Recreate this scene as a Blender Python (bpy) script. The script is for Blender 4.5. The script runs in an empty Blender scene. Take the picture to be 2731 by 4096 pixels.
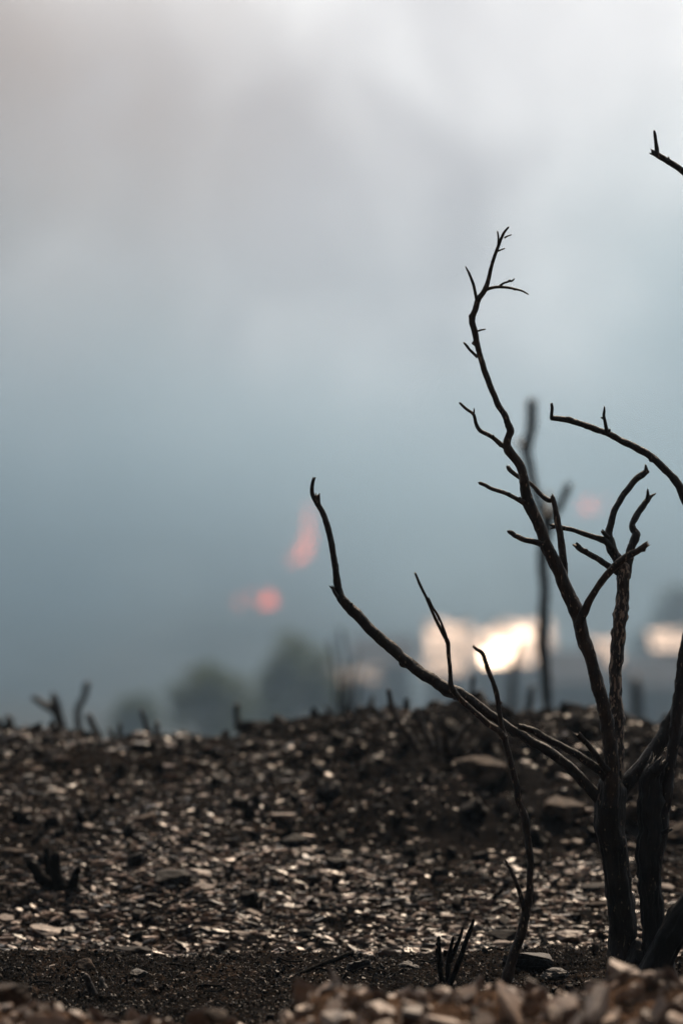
import bpy, bmesh, math, random
import numpy as np
from mathutils import Vector, Matrix, noise

# ------------------------------------------------------------------ camera, sky, sun, exposure
sc = bpy.context.scene
COL = sc.collection
R = math.radians
EYE = 0.45                      # camera height above the foot of the shrub
FPX = 85.0 / 24.0 * 2731.0      # focal length in photo pixels
PITCH = math.atan(452 / FPX)

cam_d = bpy.data.cameras.new('camera')
cam = bpy.data.objects.new('camera', cam_d)
COL.objects.link(cam)
sc.camera = cam
cam.location = (0, 0, EYE)
cam.rotation_euler = (R(90) + PITCH, 0, 0)
cam_d.sensor_fit = 'HORIZONTAL'
cam_d.sensor_width = 24.0
cam_d.lens = 85.0
cam_d.clip_start = 0.05
cam_d.clip_end = 6000
cam_d.dof.use_dof = True
cam_d.dof.focus_distance = 3.0
cam_d.dof.aperture_fstop = 2.9
cam_d.dof.aperture_blades = 0

SUN_EL, SUN_AZ = 46.0, 14.0     # azimuth to the right of straight ahead
sun_d = bpy.data.lights.new('sun', 'SUN')
sun_d.energy = 5.0
sun_d.angle = R(0.6)
sun_d.color = (1.0, 0.78, 0.57)
sun = bpy.data.objects.new('sun', sun_d)
COL.objects.link(sun)
to_sun = Vector((math.sin(R(SUN_AZ)) * math.cos(R(SUN_EL)), math.cos(R(SUN_AZ)) * math.cos(R(SUN_EL)), math.sin(R(SUN_EL))))
sun.rotation_euler = to_sun.to_track_quat('Z', 'Y').to_euler()
sun.location = (3, 10, 12)

world = bpy.data.worlds.new("World")
sc.world = world
world.use_nodes = True
wn, wl = world.node_tree.nodes, world.node_tree.links
wn.clear()
w_out = wn.new('ShaderNodeOutputWorld')
w_bg = wn.new('ShaderNodeBackground')
w_bg.inputs['Strength'].default_value = 0.105
w_sky = wn.new('ShaderNodeTexSky')
w_sky.sky_type = 'NISHITA'
w_sky.sun_disc = False
w_sky.sun_elevation = R(SUN_EL)
w_sky.sun_rotation = R(SUN_AZ)
w_sky.air_density = 1.0
w_sky.dust_density = 3.0
# the sky is veiled by drifting smoke: thicker and greyer in places, thin and bright in others
w_tc = wn.new('ShaderNodeTexCoord')
w_map = wn.new('ShaderNodeMapping')
w_map.inputs['Scale'].default_value = (1.0, 1.0, 0.75)
w_map.inputs['Location'].default_value = (0.0, 0.0, 0.0)
w_n = wn.new('ShaderNodeTexNoise')
w_n.inputs['Scale'].default_value = 7.5
w_n.inputs['Detail'].default_value = 3.0
w_n.inputs['Roughness'].default_value = 0.45
w_n.inputs['Distortion'].default_value = 0.4
w_ramp = wn.new('ShaderNodeValToRGB')
w_ramp.color_ramp.elements[0].position = 0.34
w_ramp.color_ramp.elements[0].color = (4.9, 4.5, 4.5, 1)
w_ramp.color_ramp.elements[1].position = 0.64
w_ramp.color_ramp.elements[1].color = (11.0, 10.6, 10.3, 1)
w_mix = wn.new('ShaderNodeMixRGB')
w_mix.inputs['Fac'].default_value = 0.90
wl.new(w_tc.outputs['Generated'], w_map.inputs['Vector'])
wl.new(w_map.outputs['Vector'], w_n.inputs['Vector'])
wl.new(w_n.outputs['Fac'], w_ramp.inputs['Fac'])
wl.new(w_sky.outputs['Color'], w_mix.inputs['Color1'])
# smoke lit from behind glows towards the sun and is dull on the other side of the sky
w_sun = wn.new('ShaderNodeVectorMath'); w_sun.operation = 'DOT_PRODUCT'
w_sun.inputs[1].default_value = tuple(to_sun)
w_gl = wn.new('ShaderNodeMapRange')
w_gl.interpolation_type = 'SMOOTHSTEP'
w_gl.inputs['From Min'].default_value = 0.30
w_gl.inputs['From Max'].default_value = 0.90
w_gl.inputs['To Min'].default_value = 0.04
w_gl.inputs['To Max'].default_value = 1.25
w_mul = wn.new('ShaderNodeMixRGB'); w_mul.blend_type = 'MULTIPLY'; w_mul.inputs['Fac'].default_value = 1.0
wl.new(w_tc.outputs['Generated'], w_sun.inputs[0])
wl.new(w_sun.outputs['Value'], w_gl.inputs['Value'])
wl.new(w_ramp.outputs['Color'], w_mul.inputs['Color1'])
wl.new(w_gl.outputs['Result'], w_mul.inputs['Color2'])
wl.new(w_mul.outputs['Color'], w_mix.inputs['Color2'])
wl.new(w_mix.outputs['Color'], w_bg.inputs['Color'])
wl.new(w_bg.outputs['Background'], w_out.inputs['Surface'])

sc.view_settings.view_transform = 'Standard'
sc.view_settings.look = 'None'
sc.view_settings.exposure = 0.0
sc.view_settings.gamma = 1.0
sc.render.engine = 'CYCLES'
sc.cycles.use_denoising = True
sc.cycles.max_bounces = 6
sc.cycles.volume_bounces = 2
sc.cycles.sample_clamp_indirect = 6.0

# ------------------------------------------------------------------ helpers
random.seed(7)
RNG = np.random.default_rng(11)
cP, sP = math.cos(PITCH), math.sin(PITCH)


def P(px, py, d):
    """point seen at photo pixel (px, py), d metres straight ahead of the camera"""
    u, v = (px - 1365.5) / FPX, (2048.0 - py) / FPX
    y = cP - v * sP
    z = sP + v * cP
    k = d / y
    return Vector((u * k, d, EYE + z * k))


def tag(o, label, cat, group=None, kind=None):
    if label: o['label'] = label
    if cat: o['category'] = cat
    if group: o['group'] = group
    if kind: o['kind'] = kind
    return o


def empty(name, loc):
    o = bpy.data.objects.new(name, None)
    o.empty_display_size = 0.05
    COL.objects.link(o)
    o.location = loc
    return o


def link_mesh(name, verts, faces, mat, parent=None, smooth=True, mats=None, midx=None):
    """verts in world coordinates; a child keeps them relative to its parent's base"""
    me = bpy.data.meshes.new(name)
    off = Vector((0, 0, 0))
    if parent is not None:
        p = parent
        while p is not None:
            off += p.location
            p = p.parent
    if isinstance(verts, np.ndarray):
        v = verts - np.array(off)
        f = np.asarray(faces, dtype=np.int32)
        me.vertices.add(len(v))
        me.vertices.foreach_set('co', v.astype(np.float32).ravel())
        k = f.shape[1]
        me.loops.add(f.size)
        me.loops.foreach_set('vertex_index', f.ravel())
        me.polygons.add(len(f))
        me.polygons.foreach_set('loop_start', np.arange(0, f.size, k, dtype=np.int32))
        me.polygons.foreach_set('loop_total', np.full(len(f), k, dtype=np.int32))
        me.update(calc_edges=True)
        me.validate()
    else:
        me.from_pydata([tuple(Vector(q) - off) for q in verts], [], faces)
        me.update()
    me.polygons.foreach_set('use_smooth', [smooth] * len(me.polygons))
    for m in (mats or [mat]): me.materials.append(m)
    if midx is not None: me.polygons.foreach_set('material_index', midx)
    o = bpy.data.objects.new(name, me)
    COL.objects.link(o)
    if parent is not None: o.parent = parent
    return o


# value noise in numpy
_perm = RNG.random((512, 512)).astype(np.float64)


def vnoise(x, y):
    xi, yi = np.floor(x).astype(int), np.floor(y).astype(int)
    fx, fy = x - xi, y - yi
    fx = fx * fx * (3 - 2 * fx); fy = fy * fy * (3 - 2 * fy)
    a = _perm[xi % 512, yi % 512]; b = _perm[(xi + 1) % 512, yi % 512]
    c = _perm[xi % 512, (yi + 1) % 512]; d = _perm[(xi + 1) % 512, (yi + 1) % 512]
    return (a * (1 - fx) + b * fx) * (1 - fy) + (c * (1 - fx) + d * fx) * fy * 1.0


def fbm(x, y, o=3):
    s, a, t = 0.0, 1.0, 0.0
    for i in range(o):
        s = s + a * (vnoise(x * 2 ** i + 17.3 * i, y * 2 ** i + 5.1 * i) - 0.5)
        t += a
        a *= 0.5
    return s / t


def sst(a, b, x):
    t = np.clip((x - a) / (b - a), 0, 1)
    return t * t * (3 - 2 * t)


# profile of the slope straight ahead: bank in front, ash shelf, lip, gravel slope, crest, valley, hillside
_pd = [-40, 0.0, 1.6, 2.15, 2.36, 2.62, 2.80, 3.14, 3.32, 3.75, 4.40, 4.60, 5.2, 7.5, 12, 40, 110, 150, 225, 262, 300, 345, 500, 800, 3000]
_pz = [-3.0, -0.10, -0.03, 0.050, 0.062, 0.000, 0.004, 0.024, -0.004, 0.115, 0.250, 0.245, 0.12, -0.30, -0.9, -2.8, -5.0, -5.9, -6.5, 1.0, 6.2, 13.5, 24, 29, 30]


def ground_z(x, d, fine=True):
    x = np.asarray(x, dtype=float); d = np.asarray(d, dtype=float)
    d_ = d
    d = d + 0.05 * fbm(x * 7 + 3, d * 2, 3) * sst(2.75, 2.95, d) * (1 - sst(3.5, 3.7, d))
    z = np.interp(d, _pd, _pz)
    # soften the kinks
    z = 0.5 * z + 0.25 * np.interp(d - 0.05, _pd, _pz) + 0.25 * np.interp(d + 0.05, _pd, _pz)
    d = d_
    px = 1365.5 + x / np.maximum(d, 0.5) * FPX
    near = 1 - sst(8, 20, d)
    # earth bank in front: higher to the right, a gap left of the middle
    bank = np.exp(-((d - 2.36) / 0.13) ** 2)
    z = z + bank * (0.030 * sst(1050, 1300, px) + 0.012 * sst(2250, 2500, px) - 0.012 * np.exp(-((px - 1000) / 170.0) ** 2) + 0.010 * (1 - sst(150, 750, px)))
    # mound on the right half, steep towards the camera
    mound = sst(3.72, 4.12, d + 0.06 * fbm(x * 6, d * 3, 2)) * (1 - sst(4.7, 6.0, d))
    mw = sst(900, 1550, px)
    z = z + mound * mw * 0.022
    z = z + (np.exp(-((px - 1600) / 260.0) ** 2) * 0.020 - np.exp(-((px - 700) / 220.0) ** 2) * 0.012) * np.exp(-((d - 4.4) / 0.35) ** 2)
    z = z - 0.035 * np.exp(-((d - 3.78) / 0.10) ** 2) * mw
    # left hump of the lip
    z = z + 0.007 * np.exp(-((px - 320) / 260.0) ** 2) * np.exp(-((d - 3.14) / 0.08) ** 2)
    z = z + near * fbm(x * 4.0, d * 4.0, 3) * 0.034 * sst(2.0, 3.6, d) + near * fbm(x * 14, d * 14, 2) * 0.014
    crest = sst(3.95, 4.25, d) * (1 - sst(4.8, 5.4, d))
    z = z + crest * (fbm(x * 9 + 4, d * 9, 3) * 0.040 + np.maximum(fbm(x * 24 + 11, d * 24, 2), 0) * 0.030)
    z = z + mound * mw * (fbm(x * 16 + 40, d * 16, 3) * 0.050 + np.maximum(fbm(x * 30 + 7, d * 30, 2), 0) * 0.022)
    far = sst(20, 60, d)
    z = z + far * fbm(x * 0.02, d * 0.02, 3) * 2.0 * sst(40, 120, d)
    if fine:
        ash = sst(2.5, 2.66, d) * (1 - sst(3.22, 3.36, d))
        z = z + near * fbm(x * 75, d * 75, 3) * (0.006 + 0.006 * ash)
        z = z + ash * (np.maximum(fbm(x * 190 + 3, d * 190, 2), 0) * 0.009)
        z = z + bank * fbm(x * 38 + 9, d * 38, 2) * 0.020
    return z


def gz(x, d): return float(ground_z(x, d, False))


def on_ground(px, py, dmin=2.2, dmax=30.0):
    """where the ray through a photo pixel first meets the ground"""
    ds = np.linspace(dmin, dmax, 6000) if dmax < 8 else np.concatenate([np.linspace(dmin, 8, 5000), np.linspace(8, dmax, 2000)])
    q = P(px, py, 1.0)
    k = ds
    x = q.x * k; z = EYE + (q.z - EYE) * k
    g = ground_z(x, ds, False)
    hit = np.nonzero(z <= g)[0]
    i = hit[0] if len(hit) else len(ds) - 1
    return Vector((float(x[i]), float(ds[i]), float(g[i])))


# ------------------------------------------------------------------ materials
def new_mat(name):
    m = bpy.data.materials.new(name)
    m.use_nodes = True
    nt = m.node_tree
    b = nt.nodes['Principled BSDF']
    return m, nt, b


def N(nt, kind, **kw):
    n = nt.nodes.new(kind)
    for k, v in kw.items():
        if k in n.inputs.keys(): n.inputs[k].default_value = v
        else: setattr(n, k, v)
    return n


def ramp(nt, stops):
    r = nt.nodes.new('ShaderNodeValToRGB')
    e = r.color_ramp.elements
    while len(e) < len(stops): e.new(0.5)
    for q, (p, c) in zip(e, stops):
        q.position = p
        q.color = (*c, 1)
    return r


def bark_mat(name, dark, mid, fleck, rough=0.62, flecks=0.68):
    m, nt, b = new_mat(name)
    L = nt.links
    tc = N(nt, 'ShaderNodeTexCoord')
    mp = N(nt, 'ShaderNodeMapping'); mp.inputs['Scale'].default_value = (1, 1, 0.35)
    L.new(tc.outputs['Object'], mp.inputs['Vector'])
    n1 = N(nt, 'ShaderNodeTexNoise', Scale=260.0, Detail=5.0, Roughness=0.62)
    n2 = N(nt, 'ShaderNodeTexNoise', Scale=90.0, Detail=4.0, Roughness=0.6)
    n3 = N(nt, 'ShaderNodeTexNoise', Scale=300.0, Detail=3.0)
    for n in (n1, n2): L.new(mp.outputs['Vector'], n.inputs['Vector'])
    L.new(mp.outputs['Vector'], n3.inputs['Vector'])
    r1 = ramp(nt, [(0.36, dark), (0.66, mid)])
    L.new(n2.outputs['Fac'], r1.inputs['Fac'])
    r2 = ramp(nt, [(flecks, (0, 0, 0)), (flecks + 0.07, (1, 1, 1))])
    L.new(n3.outputs['Fac'], r2.inputs['Fac'])
    mx = N(nt, 'ShaderNodeMixRGB')
    L.new(r2.outputs['Color'], mx.inputs['Fac'])
    L.new(r1.outputs['Color'], mx.inputs['Color1'])
    mx.inputs['Color2'].default_value = (*fleck, 1)
    L.new(mx.outputs['Color'], b.inputs['Base Color'])
    b.inputs['Roughness'].default_value = rough
    b.inputs['Specular IOR Level'].default_value = 0.28
    bp = N(nt, 'ShaderNodeBump', Strength=1.0, Distance=0.003)
    L.new(n1.outputs['Fac'], bp.inputs['Height'])
    L.new(bp.outputs['Normal'], b.inputs['Normal'])
    return m


M_CHAR = bark_mat('charred_bark', (0.006, 0.005, 0.005), (0.026, 0.019, 0.015), (0.20, 0.145, 0.105), rough=0.5, flecks=0.64)
M_BROWN = bark_mat('scorched_bark', (0.010, 0.007, 0.005), (0.050, 0.031, 0.020), (0.26, 0.18, 0.12), rough=0.5, flecks=0.62)
M_GREY = bark_mat('peeling_bark', (0.010, 0.008, 0.007), (0.085, 0.064, 0.050), (0.36, 0.27, 0.20), rough=0.5, flecks=0.53)
M_COAL = bark_mat('charcoal', (0.004, 0.004, 0.004), (0.014, 0.012, 0.011), (0.10, 0.08, 0.07), rough=0.5, flecks=0.72)


M_DULL = bark_mat('sooty_twig', (0.003, 0.003, 0.003), (0.010, 0.009, 0.008), (0.05, 0.04, 0.03), rough=0.85, flecks=0.75)
M_DULL.node_tree.nodes['Principled BSDF'].inputs['Specular IOR Level'].default_value = 0.05


def stone_mat(name, cols, rough=0.55, scale=1.0, spec=0.5, island=True):
    """slate: each flake its own tone, soot and grit over it"""
    m, nt, b = new_mat(name)
    L = nt.links
    tc = N(nt, 'ShaderNodeTexCoord')
    n1 = N(nt, 'ShaderNodeTexNoise', Scale=70.0 * scale, Detail=5.0, Roughness=0.6)
    n2 = N(nt, 'ShaderNodeTexNoise', Scale=420.0 * scale, Detail=3.0, Roughness=0.6)
    for n in (n1, n2): L.new(tc.outputs['Object'], n.inputs['Vector'])
    rp = ramp(nt, cols)
    if island:
        ge = N(nt, 'ShaderNodeNewGeometry')
        L.new(ge.outputs['Random Per Island'], rp.inputs['Fac'])
    else:
        L.new(n1.outputs['Fac'], rp.inputs['Fac'])
    so = ramp(nt, [(0.38, (0.35, 0.34, 0.34)), (0.62, (1, 1, 1))])
    L.new(n1.outputs['Fac'], so.inputs['Fac'])
    mu = N(nt, 'ShaderNodeMixRGB', blend_type='MULTIPLY'); mu.inputs['Fac'].default_value = 0.85
    L.new(rp.outputs['Color'], mu.inputs['Color1']); L.new(so.outputs['Color'], mu.inputs['Color2'])
    L.new(mu.outputs['Color'], b.inputs['Base Color'])
    b.inputs['Roughness'].default_value = rough
    b.inputs['Specular IOR Level'].default_value = spec
    bp = N(nt, 'ShaderNodeBump', Strength=0.6, Distance=0.0012 / scale)
    L.new(n2.outputs['Fac'], bp.inputs['Height'])
    L.new(bp.outputs['Normal'], b.inputs['Normal'])
    return m


M_GRAVEL = stone_mat('slate_gravel', [(0.0, (0.012, 0.011, 0.011)), (0.36, (0.008, 0.006, 0.005)), (0.52, (0.085, 0.053, 0.035)), (0.78, (0.24, 0.150, 0.100)), (1.0, (0.46, 0.325, 0.235))], rough=0.32, spec=0.5)
M_SLATE = stone_mat('tan_slate', [(0.3, (0.11, 0.075, 0.054)), (0.7, (0.27, 0.19, 0.14))], island=False)
M_SOOT = stone_mat('sooty_stone', [(0.3, (0.006, 0.006, 0.006)), (0.75, (0.022, 0.019, 0.018))], island=False, rough=0.7, spec=0.12)
M_ROCK = stone_mat('brown_rock', [(0.3, (0.022, 0.015, 0.011)), (0.7, (0.085, 0.057, 0.040))], island=False, rough=0.75, spec=0.12)
M_RUBBLE = stone_mat('earth_rubble', [(0.0, (0.05, 0.027, 0.016)), (0.4, (0.16, 0.094, 0.057)), (0.75, (0.33, 0.225, 0.155)), (1.0, (0.50, 0.40, 0.32))], rough=0.55)
M_CRUMB = stone_mat('ash_crumbs', [(0.0, (0.002, 0.002, 0.002)), (0.70, (0.006, 0.005, 0.0045)), (0.90, (0.04, 0.030, 0.023)), (1.0, (0.26, 0.19, 0.145))], rough=0.45, scale=2.0, spec=0.12)


def ground_mat():
    m, nt, b = new_mat('burnt_earth')
    L = nt.links
    tc = N(nt, 'ShaderNodeTexCoord')
    sep = N(nt, 'ShaderNodeSeparateXYZ')
    L.new(tc.outputs['Object'], sep.inputs['Vector'])
    n1 = N(nt, 'ShaderNodeTexNoise', Scale=9.0, Detail=5.0, Roughness=0.6)
    n2 = N(nt, 'ShaderNodeTexNoise', Scale=160.0, Detail=5.0, Roughness=0.65)
    for n in (n1, n2): L.new(tc.outputs['Object'], n.inputs['Vector'])
    ash = ramp(nt, [(0.40, (0.003, 0.003, 0.003)), (0.55, (0.011, 0.0082, 0.0065)), (0.68, (0.075, 0.050, 0.035))])
    mixn = N(nt, 'ShaderNodeMixRGB'); mixn.inputs['Fac'].default_value = 0.55
    L.new(n1.outputs['Fac'], mixn.inputs['Color1']); L.new(n2.outputs['Fac'], mixn.inputs['Color2'])
    L.new(mixn.outputs['Color'], ash.inputs['Fac'])
    # the right mound's shaded face is painted in, blackening its charred soil
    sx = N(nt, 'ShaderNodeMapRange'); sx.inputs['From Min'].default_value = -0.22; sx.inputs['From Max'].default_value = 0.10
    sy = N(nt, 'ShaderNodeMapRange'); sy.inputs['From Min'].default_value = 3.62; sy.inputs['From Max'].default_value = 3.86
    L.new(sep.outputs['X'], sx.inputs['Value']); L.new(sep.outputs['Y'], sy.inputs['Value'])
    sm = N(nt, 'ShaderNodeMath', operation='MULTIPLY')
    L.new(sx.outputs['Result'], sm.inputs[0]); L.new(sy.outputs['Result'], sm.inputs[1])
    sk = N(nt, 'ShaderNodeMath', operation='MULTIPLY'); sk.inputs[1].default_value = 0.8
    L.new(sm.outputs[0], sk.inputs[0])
    soot = N(nt, 'ShaderNodeMixRGB'); soot.inputs['Color2'].default_value = (0.007, 0.006, 0.006, 1)  # black colour standing for shade on the mound, on top of its char
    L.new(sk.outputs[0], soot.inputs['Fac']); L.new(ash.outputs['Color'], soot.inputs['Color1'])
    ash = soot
    # brown earth of the unburnt bank in front
    earth = ramp(nt, [(0.35, (0.045, 0.025, 0.015)), (0.7, (0.17, 0.105, 0.066))])
    L.new(n2.outputs['Fac'], earth.inputs['Fac'])
    f1 = N(nt, 'ShaderNodeMapRange'); f1.inputs['From Min'].default_value = 2.62; f1.inputs['From Max'].default_value = 2.50
    L.new(sep.outputs['Y'], f1.inputs['Value'])
    m1 = N(nt, 'ShaderNodeMixRGB')
    L.new(f1.outputs['Result'], m1.inputs['Fac']); L.new(ash.outputs['Color'], m1.inputs['Color1']); L.new(earth.outputs['Color'], m1.inputs['Color2'])
    # dry scrub and grass down in the valley
    n4 = N(nt, 'ShaderNodeTexNoise', Scale=0.12, Detail=6.0)
    L.new(tc.outputs['Object'], n4.inputs['Vector'])
    scrub = ramp(nt, [(0.35, (0.020, 0.026, 0.024)), (0.65, (0.050, 0.052, 0.048))])
    L.new(n4.outputs['Fac'], scrub.inputs['Fac'])
    f2 = N(nt, 'ShaderNodeMapRange'); f2.inputs['From Min'].default_value = 14; f2.inputs['From Max'].default_value = 40
    L.new(sep.outputs['Y'], f2.inputs['Value'])
    m2 = N(nt, 'ShaderNodeMixRGB')
    L.new(f2.outputs['Result'], m2.inputs['Fac']); L.new(m1.outputs['Color'], m2.inputs['Color1']); L.new(scrub.outputs['Color'], m2.inputs['Color2'])
    L.new(m2.outputs['Color'], b.inputs['Base Color'])
    b.inputs['Roughness'].default_value = 0.95
    b.inputs['Specular IOR Level'].default_value = 0.02
    bp = N(nt, 'ShaderNodeBump', Strength=1.0, Distance=0.006)
    L.new(n2.outputs['Fac'], bp.inputs['Height'])
    L.new(bp.outputs['Normal'], b.inputs['Normal'])
    return m


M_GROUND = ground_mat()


def plain_mat(name, c0, c1, scale=3.0, rough=0.6, metal=0.0):
    m, nt, b = new_mat(name)
    tc = N(nt, 'ShaderNodeTexCoord')
    n = N(nt, 'ShaderNodeTexNoise', Scale=scale, Detail=4.0)
    nt.links.new(tc.outputs['Object'], n.inputs['Vector'])
    r = ramp(nt, [(0.35, c0), (0.65, c1)])
    nt.links.new(n.outputs['Fac'], r.inputs['Fac'])
    nt.links.new(r.outputs['Color'], b.inputs['Base Color'])
    b.inputs['Roughness'].default_value = rough
    b.inputs['Metallic'].default_value = metal
    return m


M_LEAF = plain_mat('tree_leaves', (0.026, 0.044, 0.028), (0.062, 0.086, 0.040), 1.5)
M_LEAF2 = plain_mat('dark_leaves', (0.022, 0.036, 0.026), (0.05, 0.07, 0.04), 1.5)
for m_, tc_ in ((M_LEAF, (0.16, 0.22, 0.05)), (M_LEAF2, (0.05, 0.08, 0.05))):
    nt_ = m_.node_tree
    tr_ = nt_.nodes.new('ShaderNodeBsdfTranslucent'); tr_.inputs['Color'].default_value = (*tc_, 1)
    mx_ = nt_.nodes.new('ShaderNodeMixShader'); mx_.inputs['Fac'].default_value = 0.22
    nt_.links.new(nt_.nodes['Principled BSDF'].outputs[0], mx_.inputs[1])
    nt_.links.new(tr_.outputs[0], mx_.inputs[2])
    nt_.links.new(mx_.outputs[0], nt_.nodes['Material Output'].inputs['Surface'])
M_TRUNK = plain_mat('trunk_bark', (0.06, 0.045, 0.035), (0.12, 0.09, 0.07), 4.0)
M_PLASTER = plain_mat('plaster_wall', (0.20, 0.18, 0.165), (0.30, 0.27, 0.25), 1.2)
M_GREYWALL = plain_mat('block_wall', (0.05, 0.05, 0.055), (0.09, 0.09, 0.10), 1.2)
M_TIN = plain_mat('tin_roof', (0.36, 0.31, 0.28), (0.46, 0.40, 0.36), 1.0, rough=0.38, metal=1.0)
M_OLDTIN = plain_mat('weathered_tin', (0.13, 0.10, 0.086), (0.24, 0.19, 0.165), 0.8, rough=0.50, metal=0.8)
M_DULLTIN = plain_mat('dull_tin', (0.10, 0.08, 0.075), (0.19, 0.155, 0.14), 0.8, rough=0.6, metal=0.5)
M_DARKROOF = plain_mat('dark_roof', (0.015, 0.02, 0.03), (0.035, 0.042, 0.06), 1.0, rough=0.8)
M_DARKROOF.node_tree.nodes['Principled BSDF'].inputs['Specular IOR Level'].default_value = 0.08
M_GLASS = plain_mat('window_glass', (0.02, 0.025, 0.03), (0.04, 0.045, 0.05), 1.0, rough=0.1)
M_DOOR = plain_mat('door_wood', (0.06, 0.035, 0.02), (0.10, 0.06, 0.04), 3.0)


# ------------------------------------------------------------------ ground
def build_ground():
    rows = np.concatenate([np.linspace(-40, -2, 20)[:-1], np.linspace(-2, 2.0, 40)[:-1], np.linspace(2.0, 2.55, 140)[:-1], np.linspace(2.55, 3.34, 290)[:-1],
                           np.linspace(3.34, 4.9, 280)[:-1], np.linspace(4.9, 9, 120)[:-1], np.geomspace(9, 3000, 130)])
    u0 = np.linspace(-0.21, 0.21, 440)
    u1 = np.geomspace(0.21, 4.0, 40)[1:]
    us = np.concatenate([-u1[::-1], u0, u1])
    D, U = np.meshgrid(rows, us, indexing='ij')
    X = U * np.maximum(np.abs(D), 2.0)
    Z = ground_z(X, D)
    V = np.stack([X, D, Z], -1).reshape(-1, 3)
    nr, nc = D.shape
    i = np.arange(nr - 1)[:, None] * nc + np.arange(nc - 1)[None, :]
    F = np.stack([i, i + 1, i + nc + 1, i + nc], -1).reshape(-1, 4)
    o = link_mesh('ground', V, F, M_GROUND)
    o['kind'] = 'structure'


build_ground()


# ------------------------------------------------------------------ gravel, crumbs, rubble: uncountable
def flake_mesh(cx, cy, cz, size, flat, tilt, k=7, az=None):
    """many thin irregular flakes in one mesh; all arguments are arrays"""
    n = len(cx)
    a = (np.arange(k) / k * 2 * np.pi)[None, :] + RNG.uniform(0, 6.28, (n, 1)) + RNG.uniform(-0.25, 0.25, (n, k))
    rr = RNG.uniform(0.6, 1.15, (n, k))
    el = RNG.uniform(0.45, 0.95, (n, 1))
    x = np.cos(a) * rr; y = np.sin(a) * rr * el
    rot = RNG.uniform(0, 6.28, (n, 1)) if az is None else az[:, None]
    if az is not None: y = y * 0.62
    xr = x * np.cos(rot) - y * np.sin(rot); yr = x * np.sin(rot) + y * np.cos(rot)
    ztop = flat[:, None] * RNG.uniform(0.75, 1.1, (n, k))
    top = np.stack([xr * 0.86, yr * 0.86, ztop], -1)
    mid = np.stack([xr, yr, ztop * 0.35], -1)
    bot = np.stack([xr * 0.9, yr * 0.9, np.broadcast_to(-flat[:, None] * 1.0 - 0.1, xr.shape)], -1)
    cen = np.stack([np.zeros(n), np.zeros(n), flat * 1.03], -1)[:, None, :]
    v = np.concatenate([top, mid, bot, cen], 1) * size[:, None, None]
    tx = RNG.normal(0, 1, n) * tilt; ty = RNG.normal(0, 1, n) * tilt
    v[..., 2] += v[..., 0] * tx[:, None] + v[..., 1] * ty[:, None]
    v += np.stack([cx, cy, cz], -1)[:, None, :]
    nv = 3 * k + 1
    f = []
    for j in range(k):
        q = (j + 1) % k
        f.append([j, q, 3 * k])
        f += [[k + j, k + q, q], [k + j, q, j]]
        f += [[2 * k + j, 2 * k + q, k + q], [2 * k + j, k + q, k + j]]
    f = np.array(f)[None] + (np.arange(n) * nv)[:, None, None]
    return v.reshape(-1, 3), f.reshape(-1, 3)


def scatter(n, d0, d1, half=0.185, dens=None):
    d = RNG.uniform(d0, d1, n)
    x = RNG.uniform(-1, 1, n) * half * d
    if dens is not None:
        keep = RNG.random(n) < dens(x, d)
        x, d = x[keep], d[keep]
    return x, d


def pxof(x, d): return 1365.5 + x / d * FPX


def gravel_density(x, d):
    p = pxof(x, d)
    k = sst(3.16, 3.30, d + 0.07 * fbm(x * 9, d * 4, 2))
    patch = sst(-0.17, 0.06, fbm(x * 6 + 2, d * 5, 3))
    k = k * (0.10 + 0.90 * patch)
    top = sst(3.60, 3.80, d + 0.08 * fbm(x * 5 + 8, d * 5, 2))
    k = k * (1 - top * (0.66 + 0.18 * sst(1000, 1500, p)))
    # bare spot left of the stick; chips thinned below the left tuft for its shadow
    k = k * (1 - 0.5 * np.exp(-((p - 250) / 170.0) ** 2 - ((d - 3.45) / 0.05) ** 2))
    k = k * (1 - 0.8 * np.exp(-((p - 1000) / 260.0) ** 2 - ((d - 3.36) / 0.05) ** 2))
    return k


x, d = scatter(90000, 3.14, 5.0, dens=gravel_density)
s = np.exp(RNG.normal(math.log(0.0040), 0.60, len(x))).clip(0.0009, 0.017)
v, f = flake_mesh(x, d, ground_z(x, d) + 0.0010, s, RNG.uniform(0.08, 0.26, len(x)), 0.12 + 0.12 * RNG.random(len(x)), k=6, az=RNG.normal(0, 0.55, len(x)))
tag(link_mesh('gravel', v, f, M_GRAVEL, smooth=False), 'loose tan and black slate chips strewn over the burnt slope', 'gravel', kind='stuff')

x, d = scatter(26000, 2.52, 3.36)
s = np.exp(RNG.normal(math.log(0.0011), 0.45, len(x))).clip(0.0005, 0.0045)
v, f = flake_mesh(x, d, ground_z(x, d) + 0.0004, s, RNG.uniform(0.3, 0.9, len(x)), np.full(len(x), 0.5), k=5)
x, d = scatter(15000, 3.36, 5.0)
s = np.exp(RNG.normal(math.log(0.0019), 0.4, len(x))).clip(0.0008, 0.005)
v2, f2 = flake_mesh(x, d, ground_z(x, d) + 0.0005, s, RNG.uniform(0.3, 0.9, len(x)), np.full(len(x), 0.4), k=5)
tag(link_mesh('ash', np.concatenate([v, v2]), np.concatenate([f, f2 + len(v)]), M_CRUMB, smooth=False), 'black crumbly ash and soot covering the shelf around the shrub', 'ash', kind='stuff')

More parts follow.
